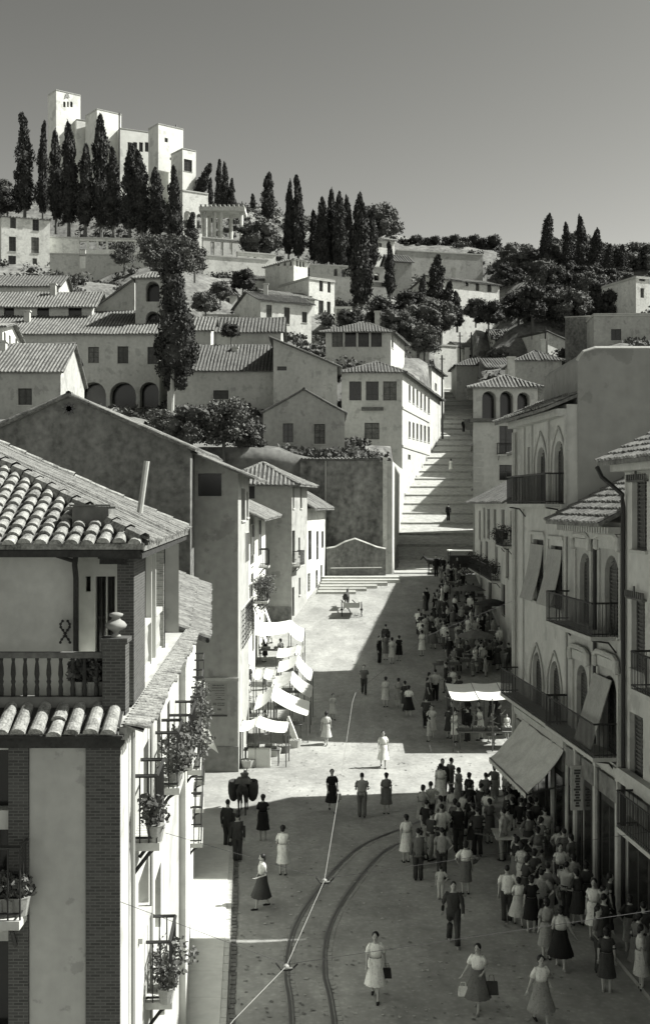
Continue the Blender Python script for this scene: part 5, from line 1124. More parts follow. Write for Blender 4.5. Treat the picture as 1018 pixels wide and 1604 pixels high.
# big dark conifer with pale trunk in the middle left
NR.seed(77); Zt = 113; b = P(268, 668, Zt); t = thing('conifer_tree', 'very tall dark conifer with a bare pale trunk rising beside the convent', 'conifer', tuple(b))
mb = MB()
for (x, y, r_) in ((272, 590, 17), (258, 575, 15), (288, 570, 18), (275, 555, 24), (262, 535, 20), (290, 540, 20), (278, 520, 24), (262, 500, 18), (288, 505, 18), (268, 480, 18), (282, 485, 16), (266, 460, 16), (276, 445, 15), (264, 430, 15), (274, 415, 14), (266, 400, 13), (300, 560, 10), (252, 552, 9), (296, 522, 10), (284, 600, 9), (268, 600, 11), (280, 575, 22), (266, 560, 20), (284, 522, 20), (268, 515, 20), (274, 495, 20), (276, 465, 17), (270, 440, 17), (272, 405, 15), (268, 425, 16), (300, 548, 12), (250, 540, 10)):
    c = P(x, y, Zt + NR.uniform(-.8, .8)); clump(mb, c, r_ * Zt / F * .94, 360, .15, 1.15, .74, 1.0)
mb.build('crown', 'leafd', t)
mb = MB(); mb.tube([b - Vector((0, 0, 3)), P(270, 600, Zt), P(272, 520, Zt), P(270, 420, Zt)], [.26, .22, .17, .08], 8); mb.build('trunk', 'frame', t)
# hillside scrub: one mass
NR.seed(9); rs = random.Random(3); mb = MB(); cnt = 0
def in_fp(x, y):
    for q in FP:
        if all((q[(i + 1) % 4][0] - q[i][0]) * (y - q[i][1]) - (q[(i + 1) % 4][1] - q[i][1]) * (x - q[i][0]) > -.9 for i in range(4)): return True
    return False
while cnt < 3300:
    Y = rs.uniform(101, 300); X = rs.uniform(-.31, .31) * Y
    if pw(RL, Y) - 2 < X < pw(RR, Y) + 2 or in_fp(X, Y): cnt += .2; continue
    n_ = math.sin(X * .13 + 1) + math.sin(Y * .11 + X * .05)
    if X / Y < -.10 and 175 < Y < 200 and rs.random() < .85: cnt += .3; continue
    if n_ < -.5 and rs.random() < .7: cnt += .3; continue
    s_ = rs.uniform(.5, 1.9) * (1.0 if Y > 130 else .7); z = ground(X, Y)
    clump(mb, (X, Y, z + s_ * .15), s_, 64, .25, .7, .42); cnt += 1
tag(mb.build('hillside_scrub', 'leaf'), 'low scrub and garden bushes covering the slopes between the houses', 'scrub', kind='stuff')
# potted plants on balconies
def potted(loc, s_=.28, n=150, lab='leafy potted plant on a balcony', pot=True, mt='leaf', drop=0):
    t = thing('potted_plant', lab, 'potted plant', tuple(loc), 'potted plants on the balconies'); mb = MB(); x, y, z = loc
    if pot: mb.rings([((x, y, z), .1, .1), ((x, y, z + .22), .14, .14), ((x, y, z + .25), .15, .15)], 10); mb.build('pot', 'terr', t)
    mb = MB(); c = Vector((x, y, z + .25 + s_ * .8)); clump(mb, c, s_, n, .045, 1.15, .35)
    for i in range(5): clump(mb, c + Vector((rnd.uniform(-1, 1) * s_, rnd.uniform(-1, 1) * s_, rnd.uniform(-.6, 1.1) * s_)), s_ * .5, n // 4, .045, 1, .2)
    if drop: clump(mb, c - Vector((0, 0, drop)), s_ * .7, n, .045, 1.6, .3)
    mb.build('foliage', mt, t)
for i, (u, z, s_) in enumerate(((1.8, 7.25, .22), (5.4, 7.2, .27), (5.9, 7.2, .32), (3.6, 4.05, .20), (4.1, 4.05, .32), (8.3, 7.0, .26), (9.0, 7.0, .22))):
    potted(SD.pt(u, z, .35), s_, lab='leafy potted plant on the iron balconies of the near terrace house', mt='leafl' if i % 3 else 'leaf')
for u, z in ((1.4, 5.9), (2.2, 5.9), (5.6, 6.0), (6.3, 6.0), (9.9, 5.9)): potted(LR.pt(u, z, .35), .32, lab='leafy potted plant on the balconies of the long pale row house', mt='leafl')
for u in (3.8, 4.3, 4.8, 5.3): potted(M2f.pt(u, 6.9, .5), .55, 200, lab='flowering plant spilling over the white house balcony behind the stalls', mt='leafl', drop=.7)
for u in (2, 3.5, 5, 6.5, 8, 9.5, 11.5, 13, 14.5, 16, 17.5, 20.5, 22, 23.5): potted(H14f_pt(u, 7.0 if u < 19 else 9.6), .55, 130, lab='dark potted plant on the balconies of the narrow pale house', mt='leafd')
for i, x in enumerate((8, 22, 40)): q = FR.rect(x - 2, 1400, x + 2, 1425); potted(FR.pt(q[0], zh(1425, 15.4), .2), .14 , 120, lab='small potted plant on the front balcony of the near house', mt='leafl')
for x in (126, 140, 152): potted(P(x, 1095, 15.7), .16, 160, lab='potted plant on the roof terrace behind the balustrade', mt='leaf')
# ================================================================== PEOPLE
def remesh(mb, vox):
    me = bpy.data.meshes.new('tmp'); me.from_pydata([tuple(v) for v in mb.v], [], mb.f); me.update()
    bm = bmesh.new(); bm.from_mesh(me); bmesh.ops.recalc_face_normals(bm, faces=bm.faces); bm.to_mesh(me); bm.free()
    ob = bpy.data.objects.new('tmp', me); COL.objects.link(ob); m_ = ob.modifiers.new('r', 'REMESH'); m_.mode = 'VOXEL'; m_.voxel_size = vox
    s_ = ob.modifiers.new('s', 'SMOOTH'); s_.iterations = 3; s_.factor = .5
    dg = bpy.context.evaluated_depsgraph_get(); ev = ob.evaluated_get(dg); out = bpy.data.meshes.new_from_object(ev)
    v = [tuple(p.co) for p in out.vertices]; f = [tuple(p.vertices) for p in out.polygons]
    bpy.data.objects.remove(ob); bpy.data.meshes.remove(me); bpy.data.meshes.remove(out)
    r_ = MB(); r_.v = v; r_.f = f; return r_
def hand(mb, w_, el, side):
    d = (w_ - el).normalized(); s_ = d.cross(Vector((0, 0, 1)) if abs(d.z) < .9 else Vector((0, 1, 0))).normalized(); n = d.cross(s_)
    pc = w_ + d * .045; mb.ball(pc, .036, .018, .05, 8, 6, d.to_track_quat('Z', 'Y').to_matrix())
    ax = d.to_track_quat('Z', 'Y').to_matrix() @ Vector((1, 0, 0)); ay = d.to_track_quat('Z', 'Y').to_matrix() @ Vector((0, 1, 0))
    for i, l in enumerate((.075, .085, .08, .062)):
        b = w_ + d * .075 + ax * (-.026 + .017 * i); mb.tube([b, b + d * l * .5 + ay * .004, b + d * l * .85 + ay * .022, b + d * l + ay * .034], [.0085, .008, .007, .005], 5)
    b = w_ + d * .03 - ax * .032 * side; mb.tube([b, b + d * .035 - ax * .02 * side, b + d * .065 - ax * .018 * side + ay * .01], [.0105, .009, .006], 5)
def person_proto(name, female, st=0.0, arms=('down', 'down'), cloth='dress', hemw=.24, hemz=.42, bend=0.0, ph=0, sleeve=.45):
    root = thing('person', 'x', 'person', (0, 0, 0)); H = MB(); sw = .155 if female else .19
    hipz = .86; legs = []
    for sd in (-1, 1):
        fw = -st * sd; hp = Vector((sd * .085, 0, hipz)); an = Vector((sd * .085, fw * 1.0, .09 + (.05 if st and sd == -1 else 0))); kn = hp.lerp(an, .5) + Vector((0, -.03 - abs(fw) * .15, .02)); an_ = an
        H.tube([hp + Vector((0, 0, .03)), hp.lerp(kn, .5), kn, kn.lerp(an_, .35) + Vector((0, .012, 0)), kn.lerp(an_, .7), an_], [.092, .078, .052, .052, .04, .034], 8)
        H.tube([an_ + Vector((0, .02, -.03)), an_ + Vector((0, -.06, -.05)), an_ + Vector((0, -.15, -.065))], [.034, .036, .022], 6); legs.append((hp, kn, an_))
    tors = [(.80, .10, .08), (.86, .15, .105), (.94, .165 if female else .155, .12), (1.05, .118 if female else .14, .092), (1.18, .14 if female else .16, .11), (1.30, .15 if female else .178, .105), (1.38, .12 if female else .145, .075), (1.42, .055, .055), (1.5, .048, .052)]
    yo = lambda z: -bend * max(0, z - .9) ; 
    H.rings([((0, yo(z), z), a, b) for z, a, b in tors], 14)
    hc = Vector((0, yo(1.56) - .012, 1.565)); H.ball(hc, .073, .09, .115, 12, 9); H.ball(hc + Vector((0, -.045, -.06)), .045, .045, .05, 8, 6); H.ball(hc + Vector((0, -.092, -.01)), .014, .02, .024, 6, 5)
    for sd in (-1, 1): H.ball(hc + Vector((sd * .074, .01, -.01)), .01, .018, .03, 6, 5)
    P_ = {'down': ((.04, .02, -.29), (.05, -.03, -.53)), 'fwd': ((.05, .05, -.27), (.02, -.20, -.33)), 'swf': ((.05, -.10, -.27), (.04, -.24, -.45)), 'swb': ((.06, .12, -.26), (.08, .16, -.50)), 'out': ((.09, .0, -.27), (.20, -.06, -.46)), 'hip': ((.17, .06, -.24), (.02, -.02, -.42)), 'up': ((.10, -.08, -.2), (.04, -.24, -.06))}
    arm = []
    for sd, a in zip((-1, 1), arms):
        sh = Vector((sd * sw, yo(1.35), 1.35)); e, w_ = [sh + Vector((q[0] * sd, q[1], q[2])) for q in P_[a]]
        H.tube([sh + Vector((-sd * .03, 0, .01)), sh.lerp(e, .4), e, e.lerp(w_, .5), w_], [.05, .043, .036, .032, .023], 7); arm.append((sh, e, w_, sd))
    b = remesh(H, .0155)
    for sh, e, w_, sd in arm: hand(b, w_, e, sd)
    # face: brows/eyes and mouth as small relief
    o = b.build('body', 'skin', root, True)
    fb = MB()
    for sd in (-1, 1): fb.ball(hc + Vector((sd * .03, -.079, .005)), .013, .008, .007, 6, 4); fb.ball(hc + Vector((sd * .03, -.082, .026)), .018, .006, .004, 6, 3)
    fb.ball(hc + Vector((0, -.087, -.052)), .022, .006, .005, 6, 3); fb.build('face_features', 'hair', root)
    hb = MB()
    if female:
        lump(hb, hc + Vector((0, .024, .032)), .094, 1.02, 12, 8, .03); hb.ball(hc + Vector((0, .07, -.04)), .07, .05, .07, 8, 6)
    else: hb.ball(hc + Vector((0, .022, .035)), .08, .092, .095, 12, 8)
    hb.build('hair', 'hair', root, True)
    cb = MB(); m_ = 1.10
    def up(z0): 
        return [((0, yo(z), z), a * m_ + .008, b_ * m_ + .01) for z, a, b_ in tors if z0 <= z <= 1.385]
    def sleeves(k, r0=.062):
        for sh, e, w_, sd in arm:
            if k <= .6: cb.tube([sh + Vector((-sd * .05, 0, .02)), sh.lerp(e, .3), sh.lerp(e, k * 1.6)], [r0 + .004, r0, r0 + .004], 8)
            else: cb.tube([sh + Vector((-sd * .05, 0, .02)), sh.lerp(e, .5), e, e.lerp(w_, .5), w_.lerp(e, .05)], [r0 + .006, r0, .052, .046, .04], 8)
    def neck(): return [((0, yo(1.4), 1.405), .075, .06)]
    def skirt(mb, z0, w0, zt=1.05, rip=.05, n=28):
        rg = []; rp = []
        for i in range(7):
            t = i / 6; z = hemz + (zt - hemz) * t; q = (1 - t); hip = .165 * math.exp(-((z - .9) / .16) ** 2)
            rx = .135 + (w0 - .135) * q ** 1.0; rx = max(rx, .135 + hip * .36); ry = rx * (.82 + st * .9 * q * .5); sway = -st * .18 * q * math.sin(ph + 2)
            rg.append(((0, sway, z), rx, ry)); rp.append(rip * q)
        mb.rings(rg, n, ripple=rp, cap=False)
        mb.rings([(rg[0][0], rg[0][1] * .97, rg[0][2] * .97), (Vector(rg[0][0]) + Vector((0, 0, .06)), rg[0][1] * .9, rg[0][2] * .9)], n)
    if cloth == 'dress':
        cb.rings(up(1.0) + neck(), 16); sleeves(sleeve); skirt(cb, hemz, hemw); cb.build('dress', 'c_pale', root, True)
    elif cloth == 'skirt':
        cb.rings(up(1.0) + neck(), 16); sleeves(sleeve); cb.build('blouse', 'c_white', root, True)
        s2 = MB(); skirt(s2, hemz, hemw, 1.07); s2.build('skirt', 'c_mid', root, True)
    else:
        lowz = .78 if cloth == 'suit' else .93
        rg = [((0, 0, lowz), .185, .135)] + [r_ for r_ in up(.86)] + neck(); cb.rings(rg, 16); sleeves(1.0 if cloth == 'suit' else sleeve, .068); cb.build('jacket' if cloth == 'suit' else 'shirt', 'c_dark', root, True)
        s2 = MB()
        for hp, kn, an in legs: s2.tube([hp + Vector((0, 0, .1)), hp.lerp(kn, .5), kn, kn.lerp(an, .5), an + Vector((0, 0, -.02))], [.115, .1, .08, .075, .078], 10)
        s2.rings([((0, 0, .8), .17, .125), ((0, 0, .95), .175, .13), ((0, 0, 1.02), .15, .115)], 14); s2.build('trousers', 'c_dark', root, True)
    for hp, kn, an in legs: sb = MB(); sb.tube([an + Vector((0, .045, -.06)), an + Vector((0, -.05, -.058)), an + Vector((0, -.17, -.068))], [.034, .042, .028], 8); sb.build('shoe', 'c_black', root)
    return root
PP = dict(
 Wd=person_proto('Wd', 1), Ww=person_proto('Ww', 1, st=.24, arms=('swf', 'swb'), hemw=.27, hemz=.40), Wf=person_proto('Wf', 1, arms=('fwd', 'fwd'), hemw=.21), 
 Ws=person_proto('Ws', 1, st=.22, arms=('out', 'fwd'), cloth='skirt', hemw=.34, hemz=.38), Wk=person_proto('Wk', 1, arms=('down', 'hip'), cloth='skirt', hemw=.20, hemz=.42), Wc=person_proto('Wc', 1, st=.1, arms=('up', 'fwd'), hemw=.26, bend=.12),
 Ms=person_proto('Ms', 0, cloth='suit'), Mw=person_proto('Mw', 0, st=.25, arms=('swb', 'swf'), cloth='suit'), Mh=person_proto('Mh', 0, arms=('hip', 'down'), cloth='shirt'), Mr=person_proto('Mr', 0, st=.12, arms=('fwd', 'fwd'), cloth='shirt', bend=.1))
def gpt(x, y):
    k = (y - HY) / F; Z = HC / k
    if Z > 57.5: Z = (HC + .16 * 57.5) / (.16 + k)
    return Vector(((x - CX) * Z / F, Z, plaza(Z)))
NAME = {'black': 'black', 'dark': 'dark', 'mid': 'mid-grey', 'grey': 'grey', 'pale': 'pale', 'white': 'white'}
PEOPLE = []
def person(x, y, kind, rz, top, bot=None, lab=None, grp=None, sc=None, loc=None):
    p = loc if loc is not None else gpt(x, y); pr = PP[kind]; s_ = sc or ((1.0 if kind[0] == 'W' else 1.04) * rnd.uniform(.96, 1.03))
    if pr.name not in USED: USED.add(pr.name); c = pr; c.location = p; c.rotation_euler = (0, 0, R(rz)); c.scale = (s_,) * 3
    else: c = copy_tree(pr, p, None, R(rz), s_)
    for ch in c.children:
        n = ch.name.split('.')[0]; m_ = None
        if n in ('dress', 'blouse', 'jacket', 'shirt'): m_ = 'c_' + top
        if n in ('dress', 'blouse') and grp and top in ('grey', 'pale') and rnd.random() < .5: m_ = 'c_print'
        if n in ('dress', 'skirt') and grp and m_ is None and False: pass
        if n in ('skirt', 'trousers'): m_ = 'c_' + (bot or top)
        if n == 'shoe': m_ = 'c_black' if int(p.x * 100) % 3 else 'c_grey'
        if m_: ch.material_slots[0].link = 'OBJECT'; ch.material_slots[0].material = M[m_]
    g_ = {'W': 'woman', 'M': 'man'}[kind[0]]; 
    if lab is None:
        gar = {'dress': NAME[top] + ' dress'}.get('dress') if kind in ('Wd', 'Ww', 'Wf', 'Wc') else ('%s blouse and %s skirt' % (NAME[top], NAME[bot or top]) if kind[0] == 'W' else '%s %s and %s trousers' % (NAME[top], 'jacket' if kind in ('Ms', 'Mw') else 'shirt', NAME[bot or top]))
        lab = '%s in %s %s' % (g_, gar, grp[1]); 
    c['label'] = lab
    if grp: c['group'] = grp[0]
    PEOPLE.append(p); return c
B, FR_ = 180, 0
for a in ((588, 1566, 'Ww', -8, 'white', None, 'woman in a white belted dress walking towards the camera with a dark bag'), (748, 1585, 'Ws', -25, 'white', 'mid', 'woman in white blouse and grey skirt carrying shopping bags at the bottom'),
    (847, 1606, 'Ws', 10, 'white', 'grey', 'woman in white blouse and full pale skirt at the bottom right'), (411, 1424, 'Ws', -70, 'pale', 'dark', 'woman in pale blouse and full dark skirt striding across the street'),
    (443, 1372, 'Wf', 175, 'white', None, 'woman in a pale dress walking away along the shaded street'), (412, 1318, 'Wd', 178, 'black', None, 'woman in a dark dress walking away near the donkey'), (357, 1330, 'Ms', 160, 'dark', 'dark', 'man in dark suit standing at the kerb, left of the pair'), (372, 1351, 'Ms', 190, 'dark', 'dark', 'man in dark suit at the kerb, nearer of the pair'),
    (520, 1272, 'Ww', 5, 'black', None, 'woman in a black dress walking to the camera at the shadow edge'), (567, 1282, 'Mr', 180, 'grey', 'mid', 'man in light shirt walking away at the shadow edge'), (605, 1276, 'Wd', 182, 'mid', None, 'woman in a plain grey dress walking away at the shadow edge'), (600, 1203, 'Ww', 0, 'white', None, 'woman in a white dress alone on the sunlit paving'),
    (511, 1168, 'Ww', 170, 'pale', None, 'woman in a patterned pale dress at the sunlit edge of the shade'), (521, 1128, 'Wc', 20, 'pale', None, 'child-like figure in pale clothes in the shade behind her', None, .85), (636, 1352, 'Wd', 200, 'white', None, 'woman in a long white dress at the left end of the queue'),
    (655, 1380, 'Ms', 180, 'mid', 'dark', 'big man in a dark jacket at the left front of the queue'), (692, 1378, 'Mh', 180, 'grey', 'dark', 'man in light grey jacket seen from behind in the queue'), (710, 1481, 'Mw', 0, 'dark', 'dark', 'man in dark clothes walking alone to the camera'), (690, 1410, 'Mh', 175, 'pale', 'pale', 'small child in pale clothes behind the queue', None, .62),
    (729, 1402, 'Wk', 180, 'white', 'mid', 'woman in striped white blouse carrying a wide round basket'), (690, 1262, 'Wd', 180, 'white', None, 'woman in long white dress at the far end of the queue'), (693, 1258, 'Ms', 0, 'dark', 'dark', 'man in black standing behind the woman in white', None, 1.08), (708, 1300, 'Wd', 185, 'pale', None, 'woman in a straight pale dress near the rail in the queue'), (718, 1268, 'Wf', 230, 'grey', None, 'woman in grey dress turned to talk beside the sunlit paving'), (735, 1276, 'Wd', 140, 'black', None, 'woman in a black dress standing against the sunlit paving'),
    (794, 1446, 'Mh', 180, 'white', 'dark', 'man in white shirt and dark waistcoat at the crowd edge'), (812, 1452, 'Ws', 180, 'white', 'pale', 'girl in white top and pleated pale skirt in the crowd', None, .86), (832, 1462, 'Wd', 180, 'black', None, 'woman in a long black dress at the crowd edge'), (877, 1408, 'Wk', 10, 'white', 'dark', 'woman in white blouse holding a white bag by the shopfronts'), (898, 1422, 'Wd', 180, 'grey', None, 'woman in a full grey dress with her back turned by the shopfronts'),
    (930, 1472, 'Wd', -20, 'white', None, 'woman in a sleeveless white dress beside the dark doorway'), (856, 1505, 'Wd', 180, 'grey', None, 'woman in grey dress in the middle of the near crowd'), (878, 1520, 'Ws', 170, 'pale', 'black', 'woman in pale blouse and long black skirt near the crowd'), (1004, 1552, 'Wd', 90, 'pale', None, 'woman in pale dress at the right edge of the picture'),
    (683, 903, 'Ms', 0, 'black', 'black', 'left one of two dark men standing in sun at the foot of the ramp'), (694, 904, 'Ms', 10, 'black', 'black', 'right one of two dark men standing in sun at the foot of the ramp'), (716, 905, 'Mh', 0, 'dark', 'dark', 'man standing beside the covered wagon'),
    (594, 1040, 'Ms', 60, 'black', 'black', 'man in black with arm out at the shadow edge of the square'), (604, 1034, 'Wd', 180, 'mid', None, 'woman in grey next to the man in black at the shadow edge'), (614, 1040, 'Wd', 180, 'pale', None, 'woman in long pale dress at the shadow edge of the square'), (625, 1036, 'Wd', 180, 'black', None, 'woman in black right of the pale dressed woman'), (604, 1020, 'Ms', 180, 'dark', 'dark', 'man behind the group at the shadow edge of the square'),
    (570, 1088, 'Mr', 0, 'mid', 'dark', 'man walking alone in the shade left of the strollers'), (604, 1108, 'Wd', 180, 'pale', None, 'woman in pale dress strolling in the shade'), (624, 1108, 'Wd', 175, 'grey', None, 'woman in grey dress strolling in the shade'), (640, 1123, 'Ws', 180, 'white', 'black', 'woman in white blouse and wide black skirt in the shade'), (634, 1114, 'Wf', 190, 'dark', None, 'woman in dark dress between the strollers'),
    (706, 740, 'Wd', 180, 'white', None, 'figure in white climbing the ramp street'), (726, 676, 'Ms', 180, 'black', 'black', 'dark figure high on the ramp street'), (702, 815, 'Ms', 180, 'black', 'black', 'dark figure in the lower shaded part of the ramp street')):
    x, y, k, rz, tp, bt, lb = a[:7]; loc = None
    if y < 880:
        Zr = 33.07 / (.27 + (y - 790) / 1800); loc = Vector(((x - CX) * Zr / F, Zr, ramp_h(Zr) - .05))
    person(x, y, k, rz, tp, bt, lb, None, a[8] if len(a) > 8 else None, loc)
# crowds
rc = random.Random(21)
def crowd(region, n, grp, where, kinds, tops, mind=.5, face=None):
    k = 0; tries = 0
    while k < n and tries < 6000:
        tries += 1; x0, y0, x1, y1 = region[rc.randrange(len(region))]; x = rc.uniform(x0, x1); y = rc.uniform(y0, y1); p = gpt(x, y)
        lim = rf(p.y) - .55 if p.y < 48 else (11.3 if p.y > 60 else 30)
        if p.x > lim or any((p - q).length < mind for q in PEOPLE): continue
        kd = rc.choice(kinds); person(x, y, kd, face + rc.uniform(-60, 60) if face is not None else rc.uniform(0, 360), rc.choice(tops), rc.choice(['dark', 'dark', 'mid', 'black', 'grey']), None, (grp, where), None if rc.random() > .12 else .75); k += 1
KD = ['Wd', 'Wf', 'Wk', 'Ws', 'Wc', 'Ms', 'Mh', 'Mr']; TD = ['dark', 'dark', 'black', 'mid', 'mid', 'grey', 'pale', 'white']
crowd([(650, 1290, 800, 1375), (700, 1240, 800, 1330)], 24, 'people queueing in the street', 'in the queue across the tram rails', KD, TD, .48, 180)
crowd([(790, 1240, 890, 1330)], 16, 'people under the big awning', 'in the shade under the big awning', KD, ['dark', 'black', 'mid', 'grey'], .48, 150)
crowd([(800, 1330, 900, 1430), (820, 1370, 940, 1460)], 20, 'people by the shopfronts', 'in the crowd by the shopfronts', KD, TD, .5, 170)
crowd([(915, 1440, 1018, 1560)], 8, 'dark figures at the lower right', 'in the dark corner at the lower right', KD, ['black', 'dark', 'dark', 'mid'], .55, 120)
crowd([(655, 930, 700, 1030), (650, 990, 700, 1020)], 24, 'people in front of the market', 'at the near edge of the shaded market', KD, TD, .5, 200)
crowd([(690, 910, 800, 1060)], 62, 'shoppers in the shaded market', 'among the shaded market stalls', KD, ['dark', 'black', 'mid', 'mid', 'grey', 'pale', 'white'], .5)
crowd([(665, 1080, 720, 1165), (690, 1110, 800, 1172)], 26, 'shoppers around the white canopy stall', 'around the white canopy stall', KD, TD, .5)
crowd([(378, 1110, 440, 1195), (385, 1040, 420, 1110), (400, 1000, 440, 1050)], 13, 'people among the canvas stalls', 'among the white canvas stalls on the left', KD, ['dark', 'dark', 'mid', 'grey', 'pale'], .55)
def bag(p, lab, mt='c_black', s_=1.0):
    mb = MB(); x, y, z = p; mb.hexa([(x - .13 * s_, y - .05, z), (x + .13 * s_, y - .05, z), (x + .13 * s_, y + .05, z), (x - .13 * s_, y + .05, z)], [(x - .11 * s_, y - .035, z + .24 * s_), (x + .11 * s_, y - .035, z + .24 * s_), (x + .11 * s_, y + .035, z + .24 * s_), (x - .11 * s_, y + .035, z + .24 * s_)])
    mb.tube([(x - .07, y, z + .23 * s_), (x - .05, y, z + .36 * s_), (x + .05, y, z + .36 * s_), (x + .07, y, z + .23 * s_)], .008, 5); single(mb, 'handbag', mt, lab, 'bag')
g_ = gpt(588, 1566); bag((g_.x + .27, g_.y - .05, .55), 'dark handbag carried by the woman in the white belted dress'); bag((gpt(748, 1585).x + .32, gpt(748, 1585).y - .1, .45), 'dark shopping bag of the woman at the bottom', 'c_dark', 1.3); bag((gpt(748, 1585).x - .36, gpt(748, 1585).y - .05, .4), 'pale shopping bag of the woman at the bottom', 'c_white', .9)
bag((gpt(520, 1272).x + .25, gpt(520, 1272).y - .1, .5), 'grey bag held by the woman in black at the shadow edge', 'c_grey'); bag((gpt(877, 1408).x - .02, gpt(877, 1408).y - .28, .75), 'white bag held against a dark skirt by the shopfronts', 'c_white')
def basket(p, r_, h_, lab, grp=None, mt='wood', full=True):
    t = thing('basket', lab, 'basket', tuple(p), grp); mb = MB(); p = Vector(p); mb.rings([(p, r_ * .75, r_ * .75), (p + Vector((0, 0, h_)), r_, r_), (p + Vector((0, 0, h_)), r_ * .9, r_ * .9), (p + Vector((0, 0, h_ * .55)), r_ * .8, r_ * .8)], 12, cap=True); mb.build('wicker', mt, t)
    if full:
        mb = MB()
        for i in range(14): a = i * 2.4; q = r_ * .8 * math.sqrt(i / 14); mb.ball(p + Vector((q * math.cos(a), q * math.sin(a), h_ * .95)), .06, .06, .055, 6, 5)
        mb.build('produce', 'produce', t)
g_ = gpt(729, 1402); basket((g_.x + .1, g_.y + .38, .92), .42, .12, 'wide flat basket held by the woman in the striped blouse')
# ================================================================== ANIMALS AND CARTS
def quadruped(name, label, cat, loc, rz, s_=1.0, mt='coat'):
    """faces -Y locally"""
    t = thing(name, label, cat, (0, 0, 0)); H = MB()
    tr = [(-.62, 1.10, .15, .19), (-.45, 1.08, .20, .25), (-.15, 1.05, .22, .27), (.15, 1.06, .215, .25), (.42, 1.12, .21, .23), (.58, 1.13, .15, .17)]
    vs = []
    for i, (y, z, rx, rz_) in enumerate(tr): vs += [Vector((rx * math.cos(2 * math.pi * k / 12), y, z + rz_ * math.sin(2 * math.pi * k / 12))) for k in range(12)]
    fs = [(i * 12 + k, i * 12 + (k + 1) % 12, (i + 1) * 12 + (k + 1) % 12, (i + 1) * 12 + k) for i in range(5) for k in range(12)] + [tuple(range(12))[::-1], tuple(range(60, 72))]
    H.add(vs, fs)
    H.tube([(0, -.5, 1.12), (0, -.72, 1.30), (0, -.88, 1.48)], [.17, .12, .09], 10); H.tube([(0, -.84, 1.52), (0, -.98, 1.40), (0, -1.16, 1.20)], [.095, .08, .05], 9)
    for sd in (-1, 1):
        H.tube([(sd * .05, -.86, 1.56), (sd * .09, -.87, 1.68), (sd * .10, -.88, 1.78)], [.025, .032, .008], 6)
        H.tube([(sd * .12, -.45, 1.0), (sd * .13, -.46, .72), (sd * .13, -.45, .47), (sd * .13, -.45, .15), (sd * .13, -.49, .02)], [.10, .07, .045, .032, .045], 8)
        H.tube([(sd * .12, .42, 1.08), (sd * .14, .36, .80), (sd * .14, .50, .52), (sd * .14, .46, .18), (sd * .14, .43, .02)], [.15, .10, .045, .035, .045], 8)
    b = remesh(H, .024); o = b.build('body', mt, t, True)
    mb = MB(); mb.tube([(0, .58, 1.2), (0, .68, .95), (0, .66, .6)], [.03, .035, .05], 6); mb.build('tail', 'hair', t)
    mb = MB(); mb.tube([(0, -.5, 1.30), (0, -.68, 1.42), (0, -.84, 1.60)], [.03, .04, .03], 5); mb.build('mane', 'hair', t)
    t.location = loc; t.rotation_euler = (0, 0, rz); t.scale = (s_,) * 3; t['_w'] = tuple(loc); return t
g_ = gpt(381, 1274); dk = quadruped('donkey', 'donkey seen from behind loaded with big dark panniers', 'donkey', g_, R(178), .95)
t = thing('panniers', 'pair of big round dark panniers slung across the donkey', 'panniers', tuple(g_)); 
for sd in (-1, 1):
    mb = MB(); mb.rings([((g_.x + sd * .38, g_.y, g_.z + z), rx, ry) for z, rx, ry in ((.5, .08, .16), (.58, .16, .26), (.8, .22, .34), (1.05, .23, .36), (1.28, .20, .34), (1.3, .17, .3), (1.2, .15, .26))], 14); mb.build('basket', 'woodd', t, True)
mb = MB(); mb.hexa([(g_.x - .35, g_.y - .32, 1.22), (g_.x + .35, g_.y - .32, 1.22), (g_.x + .35, g_.y + .32, 1.22), (g_.x - .35, g_.y + .32, 1.22)], [(g_.x - .2, g_.y - .26, 1.4), (g_.x + .2, g_.y - .26, 1.4), (g_.x + .2, g_.y + .26, 1.4), (g_.x - .2, g_.y + .26, 1.4)]); mb.build('pack', 'wood', t)
basket((g_.x + .05, g_.y, 1.405), .17, .18, 'small round basket on top of the donkey pack', full=False)
def wheel(mb, c, r_, n=10, ax=Vector((1, 0, 0))):
    c = Vector(c); u = Vector((0, 0, 1)); v = ax.cross(u)
    pts = [c + (u * math.cos(2 * math.pi * i / 20) + v * math.sin(2 * math.pi * i / 20)) * r_ for i in range(21)]; mb.tube(pts, .035, 5, cap=False)
    for i in range(n): a = 2 * math.pi * i / n; mb.tube([c, c + (u * math.cos(a) + v * math.sin(a)) * r_], .02, 4, cap=False)
    mb.tube([c - ax * .1, c + ax * .1], .07, 8)
g_ = gpt(551, 968); t = thing('mule_cart', 'two-wheeled wooden cart standing in the sunny square', 'cart', tuple(g_))
c0 = g_ + Vector((0, .6, .75)); mb = MB(); mb.box(c0.x - .55, c0.y - .9, c0.z, c0.x + .55, c0.y + .9, c0.z + .08)
for sd in (-1, 1): mb.box(c0.x + sd * .55 - .03, c0.y - .9, c0.z + .083, c0.x + sd * .55 + .03, c0.y + .9, c0.z + .42)
mb.box(c0.x - .519, c0.y - .9, c0.z + .083, c0.x + .519, c0.y - .85, c0.z + .36); mb.build('bed', 'frame', t)
for sd in (-1, 1):
    mb = MB(); wheel(mb, c0 + Vector((sd * .72, 0, -.2)), .55); mb.build('wheel', 'woodd', t); mb = MB(); mb.tube([c0 + Vector((sd * .45, .9, .05)), c0 + Vector((sd * .42 - .3, 2.9, .25))], .04, 5); mb.build('shaft', 'woodd', t)
quadruped('mule', 'dark mule harnessed to the wooden cart in the sunny square', 'mule', g_ + Vector((-.35, 2.6, .40)), R(172), .92)
